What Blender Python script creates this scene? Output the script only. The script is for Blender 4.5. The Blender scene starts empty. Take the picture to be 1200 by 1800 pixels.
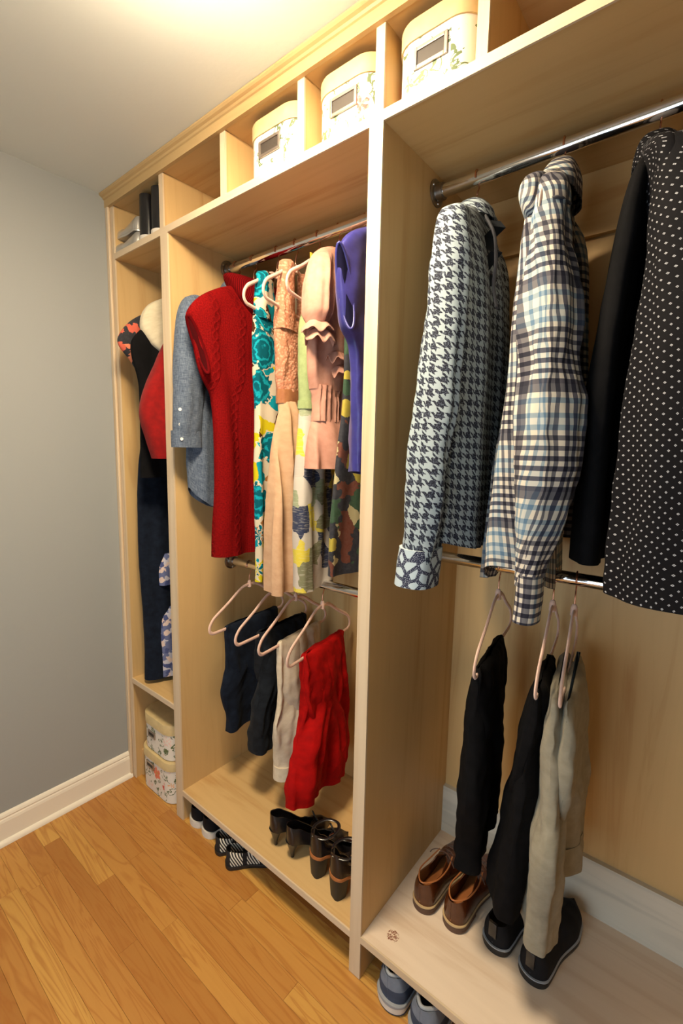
import bpy, bmesh, math, random
from mathutils import Matrix, Vector, noise
random.seed(7)
PI = math.pi
S = bpy.context.scene
COL = S.collection

# ------------------------------------------------------------------ camera
cam_d = bpy.data.cameras.new('camera'); cam = bpy.data.objects.new('camera', cam_d); COL.objects.link(cam)
cam_d.sensor_fit = 'AUTO'; cam_d.sensor_width = 36.0; cam_d.lens = 812.46 / 1800 * 36.0
cam_d.clip_start = 0.02
_M = Matrix.Rotation(0.6779, 3, 'Z') @ Matrix.Rotation(-0.1286, 3, 'X') @ Matrix.Rotation(-0.0193, 3, 'Y') @ Matrix.Rotation(PI/2, 3, 'X')
cam.matrix_world = Matrix.Translation((1.9426, -0.9214, 1.4719)) @ _M.to_4x4()
S.camera = cam

# ------------------------------------------------------------------ world, assumed daylight, exposure
w = bpy.data.worlds.new('world'); S.world = w; w.use_nodes = True
bg = w.node_tree.nodes['Background']; bg.inputs[0].default_value = (0.62, 0.78, 1.0, 1); bg.inputs[1].default_value = 0.5
S.view_settings.view_transform = 'Standard'; S.view_settings.look = 'None'
S.view_settings.gamma = 1.0; S.view_settings.use_curve_mapping = False
S.view_settings.exposure = 0.0
LAMP_POWER = 132.0            # emission strength of the ceiling lamp's dome
LAMP_COLOR = (1.0, 0.82, 0.57)
day_fill = bpy.data.lights.new('assumed_daylight_fill', 'AREA'); day_fill.shape = 'RECTANGLE'; day_fill.size = 1.0; day_fill.size_y = 1.4  # added cool fill light, assumed daylight from behind the camera
day_fill.energy = 19.0; day_fill.color = (0.70, 0.88, 1.0)
day_fill_o = bpy.data.objects.new('assumed_daylight_fill', day_fill); COL.objects.link(day_fill_o)
day_fill_o.location = (1.45, -1.86, 0.95); day_fill_o.rotation_euler = (PI/2, 0, 0)

# ------------------------------------------------------------------ node helpers
class NT:
    def __init__(s, name):
        s.m = bpy.data.materials.new(name); s.m.use_nodes = True
        s.t = s.m.node_tree; s.bsdf = s.t.nodes['Principled BSDF']
    def n(s, typ, ins=None, **kw):
        nd = s.t.nodes.new(typ)
        for k, v in kw.items(): setattr(nd, k, v)
        if ins:
            for k, v in ins.items(): s.set(nd.inputs[k], v)
        return nd
    def set(s, sock, v):
        if hasattr(v, 'is_output'): s.t.links.new(v, sock)
        elif isinstance(v, bpy.types.Node): s.t.links.new(v.outputs[0], sock)
        else:
            if isinstance(v, tuple) and len(v) == 3 and sock.type == 'RGBA': v = v + (1,)
            sock.default_value = v
    def math(s, op, a, b=0.0, c=None):
        nd = s.n('ShaderNodeMath', operation=op); s.set(nd.inputs[0], a); s.set(nd.inputs[1], b)
        if c is not None: s.set(nd.inputs[2], c)
        return nd.outputs[0]
    def mix(s, f, a, b, mode='MIX'):
        nd = s.n('ShaderNodeMix', data_type='RGBA', blend_type=mode)
        s.set(nd.inputs[0], f); s.set(nd.inputs[6], a); s.set(nd.inputs[7], b)
        return nd.outputs[2]
    def ramp(s, f, stops, interp='LINEAR'):
        nd = s.n('ShaderNodeValToRGB'); s.set(nd.inputs[0], f); cr = nd.color_ramp; cr.interpolation = interp
        while len(cr.elements) < len(stops): cr.elements.new(0.5)
        for e, (p, c) in zip(cr.elements, stops):
            e.position = p; e.color = (c + (1,)) if len(c) == 3 else c
        return nd.outputs[0]
    def coord(s, kind='UV', scale=(1, 1, 1), loc=(0, 0, 0), rot=(0, 0, 0)):
        tc = s.n('ShaderNodeTexCoord'); mp = s.n('ShaderNodeMapping')
        s.t.links.new(tc.outputs[kind], mp.inputs[0])
        mp.inputs['Scale'].default_value = scale; mp.inputs['Location'].default_value = loc; mp.inputs['Rotation'].default_value = rot
        return mp.outputs[0]
    def noise(s, vec, scale=5, detail=3, rough=0.5, dist=0.0):
        nd = s.n('ShaderNodeTexNoise', {'Vector': vec, 'Scale': scale, 'Detail': detail, 'Roughness': rough, 'Distortion': dist})
        return nd.outputs[0]
    def bump(s, h, strength=0.3, dist=0.002):
        nd = s.n('ShaderNodeBump', {'Height': h, 'Strength': strength, 'Distance': dist}); s.t.links.new(nd.outputs[0], s.bsdf.inputs['Normal'])
    def out(s, color=None, rough=0.5, metal=0.0, sheen=0.0, spec=0.5):
        b = s.bsdf
        if color is not None: s.set(b.inputs['Base Color'], color)
        s.set(b.inputs['Roughness'], rough); s.set(b.inputs['Metallic'], metal)
        b.inputs['Specular IOR Level'].default_value = spec
        if sheen: b.inputs['Sheen Weight'].default_value = sheen
        return s.m

def srgb(r, g, b):
    f = lambda c: (c/255/12.92) if c/255 <= 0.04045 else ((c/255+0.055)/1.055)**2.4
    return (f(r), f(g), f(b))

def m_plain(name, col, rough=0.5, metal=0.0, spec=0.5, var=0.06, sheen=0.0, nscale=30):
    t = NT(name); v = t.coord('Object')
    nz = t.noise(v, nscale, 3)
    dark = tuple(c*(1-var*2) for c in col); lite = tuple(min(1, c*(1+var)) for c in col)
    return t.out(t.ramp(nz, [(0.3, dark), (0.7, lite)]), rough, metal, sheen, spec)

def m_wood(name, base, dark, grain='z', knot=None, rough=0.5):
    t = NT(name)
    sc = {'z': (9, 9, 0.55), 'x': (0.55, 9, 9), 'y': (9, 0.55, 9)}[grain]
    v = t.coord('Object', sc)
    n1 = t.noise(v, 1.6, 5, 0.55, 1.3)
    n2 = t.noise(t.coord('Object', tuple(x*9 if x > 1 else x*4 for x in sc)), 1.0, 4, 0.6)
    n3 = t.noise(t.coord('Object', (2.2, 2.2, 2.2)), 1.0, 2)
    c = t.ramp(n1, [(0.28, dark), (0.5, base), (0.75, tuple(min(1, b*1.06) for b in base))])
    c = t.mix(t.math('MULTIPLY', n2, 0.16), c, dark)
    c = t.mix(t.math('MULTIPLY', n3, 0.25), c, tuple(b*0.86 for b in base))
    if knot:
        g = t.n('ShaderNodeNewGeometry').outputs[0]
        mp = t.n('ShaderNodeMapping', {'Vector': g}); mp.inputs['Location'].default_value = tuple(-k for k in knot)
        mp.inputs['Rotation'].default_value = (0, 0, 0.0)
        nz = t.n('ShaderNodeTexNoise', {'Vector': mp.outputs[0], 'Scale': 60.0, 'Detail': 3.0, 'Distortion': 1.5})
        ln = t.n('ShaderNodeVectorMath', operation='LENGTH'); t.t.links.new(mp.outputs[0], ln.inputs[0])
        ring = t.math('LESS_THAN', t.math('ABSOLUTE', t.math('SUBTRACT', nz.outputs[0], 0.5)), 0.035)
        near = t.math('LESS_THAN', ln.outputs[1], 0.017)
        c = t.mix(t.math('MULTIPLY', ring, near), c, srgb(120, 60, 30))
    t.bump(n2, 0.05, 0.001)
    return t.out(c, rough, 0, 0, 0.35)

def m_floor():
    t = NT('oak_floor')
    oi = t.n('ShaderNodeObjectInfo'); rnd = oi.outputs['Random']
    g = t.n('ShaderNodeNewGeometry').outputs[0]
    off = t.n('ShaderNodeCombineXYZ', {'X': t.math('MULTIPLY', rnd, 37.0), 'Y': t.math('MULTIPLY', rnd, 11.0), 'Z': t.math('MULTIPLY', rnd, 5.0)})
    add = t.n('ShaderNodeVectorMath', {0: g, 1: off}, operation='ADD')
    mp = t.n('ShaderNodeMapping', {'Vector': add.outputs[0]}); mp.inputs['Scale'].default_value = (1.4, 16, 16)
    n1 = t.noise(mp.outputs[0], 1.0, 3, 0.5, 1.0)
    wv = t.math('FRACT', t.math('MULTIPLY', n1, 9.0))
    wv = t.math('ABSOLUTE', t.math('SUBTRACT', wv, 0.5))
    mp2 = t.n('ShaderNodeMapping', {'Vector': add.outputs[0]}); mp2.inputs['Scale'].default_value = (7, 190, 190)
    n2 = t.noise(mp2.outputs[0], 1.0, 4, 0.6)
    base = t.ramp(rnd, [(0.0, srgb(166, 112, 52)), (0.3, srgb(184, 130, 64)), (0.65, srgb(196, 144, 72)), (1.0, srgb(206, 160, 82))])
    c = t.mix(t.math('MULTIPLY', t.ramp(wv, [(0.0, (1, 1, 1)), (0.28, (0, 0, 0))]), 0.55), base, srgb(156, 94, 38))
    c = t.mix(t.math('MULTIPLY', n2, 0.32), c, srgb(160, 98, 42))
    t.bump(n2, 0.04, 0.001)
    return t.out(c, 0.33, 0, 0, 0.45)

def m_paint(name, col, rough=0.7, bump=0.15, scale=160):
    t = NT(name); v = t.coord('Object')
    nz = t.noise(v, scale, 3, 0.6); big = t.noise(v, 1.5, 2)
    c = t.mix(t.math('MULTIPLY', big, 0.12), col, tuple(x*0.85 for x in col))
    t.bump(nz, bump, 0.0015)
    return t.out(c, rough, 0, 0, 0.3)

def fabric_base(t, c, weave=900, rough=0.85, bump=0.25, sheen=0.04, extra=None, spec=0.25):
    uv = t.coord('UV', (1, 1, 1))
    sep = t.n('ShaderNodeSeparateXYZ', {0: uv})
    a = t.math('SINE', t.math('MULTIPLY', sep.outputs[0], weave*3.6)); b = t.math('SINE', t.math('MULTIPLY', sep.outputs[1], weave*3.6))
    h = t.math('ADD', t.math('MULTIPLY', t.math('MULTIPLY', a, b), 0.4), t.math('MULTIPLY', t.noise(uv, 60, 3), 1.2))
    if extra is not None: h = t.math('ADD', h, extra)
    t.bump(h, bump, 0.001)
    return t.out(c, rough, 0, sheen, spec)

def m_cloth(name, col, col2=None, weave=900, rough=0.85, bump=0.25, sheen=0.04, nscale=40, spec=0.25):
    t = NT(name); uv = t.coord('UV')
    col2 = col2 or tuple(x*0.82 for x in col)
    nz = t.noise(uv, nscale, 4, 0.6)
    return fabric_base(t, t.ramp(nz, [(0.32, col2), (0.68, col)]), weave, rough, bump, sheen, spec=spec)

def m_chambray():
    t = NT('chambray'); n1 = t.noise(t.coord('UV', (500, 40, 1)), 1.0, 3, 0.7); n2 = t.noise(t.coord('UV', (40, 500, 1)), 1.0, 3, 0.7)
    s = t.math('MULTIPLY', t.math('ADD', n1, n2), 0.5)
    c = t.ramp(s, [(0.36, srgb(46, 54, 70)), (0.5, srgb(84, 96, 114)), (0.66, srgb(128, 136, 150))])
    return fabric_base(t, c, 1500)

def m_knit():
    t = NT('red_knit'); uv = t.coord('UV'); sep = t.n('ShaderNodeSeparateXYZ', {0: uv})
    u, v = sep.outputs[0], sep.outputs[1]
    # stockinette ribs plus cable bands crossing each other
    cab = t.math('MODULO', t.math('ADD', u, 10.0), 0.105)
    inb = t.math('LESS_THAN', cab, 0.034)
    sw = t.math('SINE', t.math('MULTIPLY', v, 95.0))
    pos = t.math('ADD', t.math('MULTIPLY', sw, 0.012), 0.017)
    strand = t.math('ABSOLUTE', t.math('SUBTRACT', cab, pos))
    strand2 = t.math('ABSOLUTE', t.math('SUBTRACT', cab, t.math('SUBTRACT', 0.034, pos)))
    cbl = t.math('SUBTRACT', 1.0, t.math('MINIMUM', t.math('MULTIPLY', t.math('MINIMUM', strand, strand2), 110.0), 1.0))
    rib = t.math('SINE', t.math('MULTIPLY', u, 900.0))
    h = t.math('ADD', t.math('MULTIPLY', t.math('MULTIPLY', cbl, inb), 6.0), t.math('MULTIPLY', rib, 0.6))
    nz = t.noise(uv, 200, 3)
    c = t.ramp(nz, [(0.3, srgb(100, 9, 11)), (0.7, srgb(134, 15, 15))])
    c = t.mix(t.math('MULTIPLY', t.math('MULTIPLY', inb, t.math('SUBTRACT', 1.0, cbl)), 0.35), c, srgb(66, 4, 7))
    return fabric_base(t, c, 1200, 0.95, 0.5, 0.0, extra=h, spec=0.05)

def m_rib():
    t = NT('red_rib_knit'); uv = t.coord('UV'); sep = t.n('ShaderNodeSeparateXYZ', {0: uv})
    rib = t.math('SINE', t.math('MULTIPLY', sep.outputs[0], 900.0))
    c = t.ramp(rib, [(0.2, srgb(84, 6, 9)), (0.9, srgb(132, 15, 15))])
    return fabric_base(t, c, 1200, 0.95, 0.5, 0.0, extra=t.math('MULTIPLY', rib, 2.0), spec=0.05)

def stripe1d(t, x, period, stops):
    f = t.math('FRACT', t.math('DIVIDE', t.math('ADD', x, 10.0), period))
    return t.ramp(f, stops, 'CONSTANT')

def m_plaid():
    t = NT('plaid_cotton'); uv = t.coord('UV'); sep = t.n('ShaderNodeSeparateXYZ', {0: uv})
    cream, navy, brn, lb, pl = srgb(222, 216, 206), srgb(50, 48, 74), srgb(88, 88, 102), srgb(134, 158, 178), srgb(204, 208, 208)
    def stops(ph=0):
        L = []; p = 0.0
        for wd, c in [(.045, navy), (.05, cream), (.045, navy), (.05, cream), (.045, navy), (.05, cream), (.045, navy), (.05, cream), (.045, brn), (.05, cream), (.045, brn), (.05, cream),
                      (.05, lb), (.06, pl), (.05, lb), (.09, cream), (.05, lb), (.05, cream), (.045, brn)]:
            L.append((min(p, .995), c)); p += wd
        return L
    cu = stripe1d(t, sep.outputs[0], 0.135, stops()); cv = stripe1d(t, sep.outputs[1], 0.2, stops())
    c = t.mix(1.0, cu, cv, 'MULTIPLY')
    c = t.mix(0.16, c, t.mix(0.5, cu, cv))
    return fabric_base(t, c, 1400, 0.8, 0.2)

def m_hound():
    t = NT('houndstooth_cotton'); uv0 = t.coord('UV')
    nz = t.n('ShaderNodeTexNoise', {'Vector': uv0, 'Scale': 60.0, 'Detail': 2.0})
    sub = t.n('ShaderNodeVectorMath', {0: nz.outputs[1], 1: (0.5, 0.5, 0.5)}, operation='SUBTRACT')
    sc = t.n('ShaderNodeVectorMath', {0: sub.outputs[0]}, operation='SCALE'); sc.inputs[3].default_value = 0.010
    ad = t.n('ShaderNodeVectorMath', {0: uv0, 1: sc.outputs[0]}, operation='ADD')
    sep = t.n('ShaderNodeSeparateXYZ', {0: ad.outputs[0]})
    P = 0.0225
    u = t.math('DIVIDE', t.math('ADD', sep.outputs[0], 9.0), P); v = t.math('DIVIDE', t.math('ADD', sep.outputs[1], 9.0), P*1.1)
    A = t.math('LESS_THAN', t.math('FRACT', u), 0.5); B = t.math('LESS_THAN', t.math('FRACT', v), 0.5)
    T = t.math('LESS_THAN', t.math('FRACT', t.math('MULTIPLY', t.math('SUBTRACT', u, v), 2.0)), 0.5)
    d = t.math('ADD', t.math('MULTIPLY', T, A), t.math('MULTIPLY', t.math('SUBTRACT', 1.0, T), B))
    fine = t.math('GREATER_THAN', t.noise(uv0, 420, 2, 0.6), 0.55)
    dk = t.mix(fine, srgb(18, 20, 36), srgb(84, 92, 108))
    c = t.mix(d, srgb(152, 164, 170), dk)
    return fabric_base(t, c, 1400, 0.75, 0.2)

def m_swirl():
    t = NT('swirl_print_cotton'); uv = t.coord('UV')
    vo = t.n('ShaderNodeTexVoronoi', {'Vector': uv, 'Scale': 34.0}, feature='DISTANCE_TO_EDGE')
    nz = t.noise(uv, 500, 2)
    line = t.math('LESS_THAN', vo.outputs[0], 0.13)
    dots = t.math('GREATER_THAN', nz, 0.6)
    c = t.mix(line, srgb(172, 186, 194), t.mix(dots, srgb(34, 38, 62), srgb(170, 178, 190)))
    return fabric_base(t, c, 1400, 0.75, 0.2)

def m_dots():
    t = NT('black_pindot_cotton'); uv = t.coord('UV'); sep = t.n('ShaderNodeSeparateXYZ', {0: uv})
    P = 0.0165
    def cell(ox):
        u = t.math('FRACT', t.math('ADD', t.math('DIVIDE', t.math('ADD', sep.outputs[0], 9.0), P), ox)); v = t.math('FRACT', t.math('ADD', t.math('DIVIDE', t.math('ADD', sep.outputs[1], 9.0), P), ox))
        a = t.math('ABSOLUTE', t.math('SUBTRACT', u, .5)); b = t.math('ABSOLUTE', t.math('SUBTRACT', v, .5))
        dia = t.math('LESS_THAN', t.math('ADD', a, b), 0.125)
        hole = t.math('GREATER_THAN', t.math('ADD', a, b), 0.04)
        return t.math('MULTIPLY', dia, hole)
    d = t.math('MAXIMUM', cell(0.0), cell(0.5))
    c = t.mix(d, srgb(18, 17, 20), srgb(160, 160, 166))
    return fabric_base(t, c, 1400, 0.8, 0.2, 0.0, spec=0.1)

def m_print(name, scale, stops, bg=None, dist=0.05, stretch=(1, 1, 1), line=None, seed=0.0, weave=900, metric='EUCLIDEAN'):
    """large painted blots: noise-warped Voronoi cells, each with one flat dye colour"""
    t = NT(name); uv0 = t.coord('UV', stretch, (seed, seed*1.7, 0))
    nz = t.n('ShaderNodeTexNoise', {'Vector': uv0, 'Scale': scale*1.2, 'Detail': 3.0})
    sub = t.n('ShaderNodeVectorMath', {0: nz.outputs[1], 1: (0.5, 0.5, 0.5)}, operation='SUBTRACT')
    sc = t.n('ShaderNodeVectorMath', {0: sub.outputs[0]}, operation='SCALE'); sc.inputs[3].default_value = dist
    ad = t.n('ShaderNodeVectorMath', {0: uv0, 1: sc.outputs[0]}, operation='ADD')
    vo = t.n('ShaderNodeTexVoronoi', {'Vector': ad.outputs[0], 'Scale': scale}, distance=metric)
    s3 = t.n('ShaderNodeSeparateXYZ', {0: vo.outputs['Color']})
    c = t.ramp(s3.outputs[0], stops, 'CONSTANT')
    if metric != 'EUCLIDEAN':
        st = t.noise(t.coord('UV', (30, 260, 1)), 1.0, 3, 0.6)
        c = t.mix(t.math('MULTIPLY', t.math('GREATER_THAN', st, 0.56), 0.30), c, srgb(196, 188, 172))
    sh = t.noise(ad.outputs[0], scale*4, 3)
    c = t.mix(t.math('MULTIPLY', sh, 0.06), c, (0.7, 0.7, 0.65))
    if line:
        ve = t.n('ShaderNodeTexVoronoi', {'Vector': ad.outputs[0], 'Scale': scale}, feature='DISTANCE_TO_EDGE')
        c = t.mix(t.math('LESS_THAN', ve.outputs[0], line[0]), c, line[1])
    return fabric_base(t, c, weave, 0.8, 0.25)

def m_bigfloral(name, stops, fcols, scale=7.0, seed=0.0):
    """large painted flowers with ringed petals over flat blots; UV in metres"""
    t = NT(name); uv0 = t.coord('UV', (1, 1, 1), (seed, seed*1.7, 0))
    nz = t.n('ShaderNodeTexNoise', {'Vector': uv0, 'Scale': 30.0, 'Detail': 3.0})
    sub = t.n('ShaderNodeVectorMath', {0: nz.outputs[1], 1: (0.5, 0.5, 0.5)}, operation='SUBTRACT')
    sc = t.n('ShaderNodeVectorMath', {0: sub.outputs[0]}, operation='SCALE'); sc.inputs[3].default_value = 0.035
    ad = t.n('ShaderNodeVectorMath', {0: uv0, 1: sc.outputs[0]}, operation='ADD')
    vb = t.n('ShaderNodeTexVoronoi', {'Vector': ad.outputs[0], 'Scale': scale*2.3})
    sb = t.n('ShaderNodeSeparateXYZ', {0: vb.outputs['Color']})
    c = t.ramp(sb.outputs[0], stops, 'CONSTANT')
    vo = t.n('ShaderNodeTexVoronoi', {'Vector': uv0, 'Scale': scale, 'Randomness': 0.6})
    rel = t.n('ShaderNodeVectorMath', {0: uv0, 1: vo.outputs['Position']}, operation='SUBTRACT')
    s3 = t.n('ShaderNodeSeparateXYZ', {0: rel.outputs[0]})
    ang = t.math('ARCTAN2', s3.outputs[1], s3.outputs[0]); d = vo.outputs['Distance']
    wob = t.math('MULTIPLY', t.noise(uv0, scale*7, 3), 0.35)
    edge = t.math('ADD', t.math('MULTIPLY', t.math('ABSOLUTE', t.math('SINE', t.math('MULTIPLY', ang, 3.0))), 0.10), t.math('ADD', wob, 0.20))
    inside = t.math('LESS_THAN', d, edge)
    rings = t.math('SINE', t.math('ADD', t.math('MULTIPLY', d, 52.0), t.math('MULTIPLY', t.noise(uv0, scale*5, 3), 16.0)))
    petal = t.ramp(rings, [(0.0, fcols[0]), (0.55, fcols[1]), (0.9, fcols[2])])
    petal = t.mix(t.math('LESS_THAN', d, 0.07), petal, fcols[3])
    rim = t.math('LESS_THAN', t.math('ABSOLUTE', t.math('SUBTRACT', d, edge)), 0.02)
    c = t.mix(inside, c, petal); c = t.mix(rim, c, fcols[4])
    return fabric_base(t, c, 900, 0.85, 0.25, 0.0, spec=0.1)

def m_floral(name, base, scale=16.0, seed=0.0):
    """small flowers with petals, leaves and stems printed on paper; UV in metres"""
    t = NT(name); uv = t.coord('UV', (1, 1, 1), (seed, seed, 0))
    vo = t.n('ShaderNodeTexVoronoi', {'Vector': uv, 'Scale': scale, 'Randomness': 0.75})
    rel = t.n('ShaderNodeVectorMath', {0: uv, 1: vo.outputs['Position']}, operation='SUBTRACT')
    s = t.n('ShaderNodeSeparateXYZ', {0: rel.outputs[0]})
    ang = t.math('ARCTAN2', s.outputs[1], s.outputs[0])
    dist = vo.outputs['Distance']
    wob = t.noise(uv, scale*6, 3)
    edge = t.math('ADD', t.math('MULTIPLY', t.math('ABSOLUTE', t.math('SINE', t.math('MULTIPLY', ang, 2.5))), 0.12), t.math('MULTIPLY', wob, 0.28))
    fl = t.math('LESS_THAN', dist, t.math('ADD', edge, 0.08))
    s3 = t.n('ShaderNodeSeparateXYZ', {0: vo.outputs['Color']})
    kind = t.ramp(s3.outputs[0], [(0, srgb(206, 70, 60)), (0.3, srgb(222, 118, 84)), (0.5, srgb(190, 50, 54)), (0.72, base), (0.88, srgb(220, 170, 110))], 'CONSTANT')
    shade = t.mix(t.math('MULTIPLY', t.math('GREATER_THAN', t.noise(uv, scale*9, 2), 0.52), 0.4), kind, srgb(236, 160, 146))
    ctr = t.math('LESS_THAN', dist, 0.07)
    leafn = t.noise(uv, scale*2.6, 3, 0.55, 0.8)
    leaf = t.math('LESS_THAN', t.math('ABSOLUTE', t.math('SUBTRACT', leafn, 0.62)), 0.035)
    c = t.mix(leaf, base, srgb(92, 106, 70))
    c = t.mix(fl, c, shade); c = t.mix(ctr, c, srgb(196, 150, 70))
    return t.out(c, 0.55, 0, 0, 0.4)

def m_aztec():
    t = NT('aztec_woven_fabric'); v = t.coord('Object'); s = t.n('ShaderNodeSeparateXYZ', {0: v})
    a = t.math('ABSOLUTE', t.math('SUBTRACT', t.math('FRACT', t.math('MULTIPLY', s.outputs[0], 38.0)), 0.5))
    f = t.math('FRACT', t.math('ADD', t.math('MULTIPLY', s.outputs[1], 105.0), t.math('ADD', t.math('MULTIPLY', a, 1.3), t.math('MULTIPLY', s.outputs[2], 60.0))))
    row = t.math('GREATER_THAN', t.math('FRACT', t.math('MULTIPLY', s.outputs[1], 17.0)), 0.25)
    k = t.math('MULTIPLY', t.math('GREATER_THAN', f, 0.5), row)
    return t.out(t.mix(k, srgb(22, 20, 22), srgb(214, 206, 190)), 0.85)

def m_bone_texture(name, c1, c2):
    t = NT(name); uv = t.coord('UV')
    vo = t.n('ShaderNodeTexVoronoi', {'Vector': uv, 'Scale': 120.0})
    h = t.math('MULTIPLY', vo.outputs[0], 6.0)
    c = t.ramp(vo.outputs[0], [(0.0, c1), (0.6, c2)])
    return fabric_base(t, c, 700, 0.85, 0.45, 0.0, extra=h, spec=0.1)

def m_chrome():
    t = NT('polished_chrome'); nz = t.noise(t.coord('Object', (2, 60, 60)), 1.0, 2)
    return t.out((0.78, 0.78, 0.80), t.ramp(nz, [(0.3, (0.07,)*3), (0.7, (0.13,)*3)]), 1.0)

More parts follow.
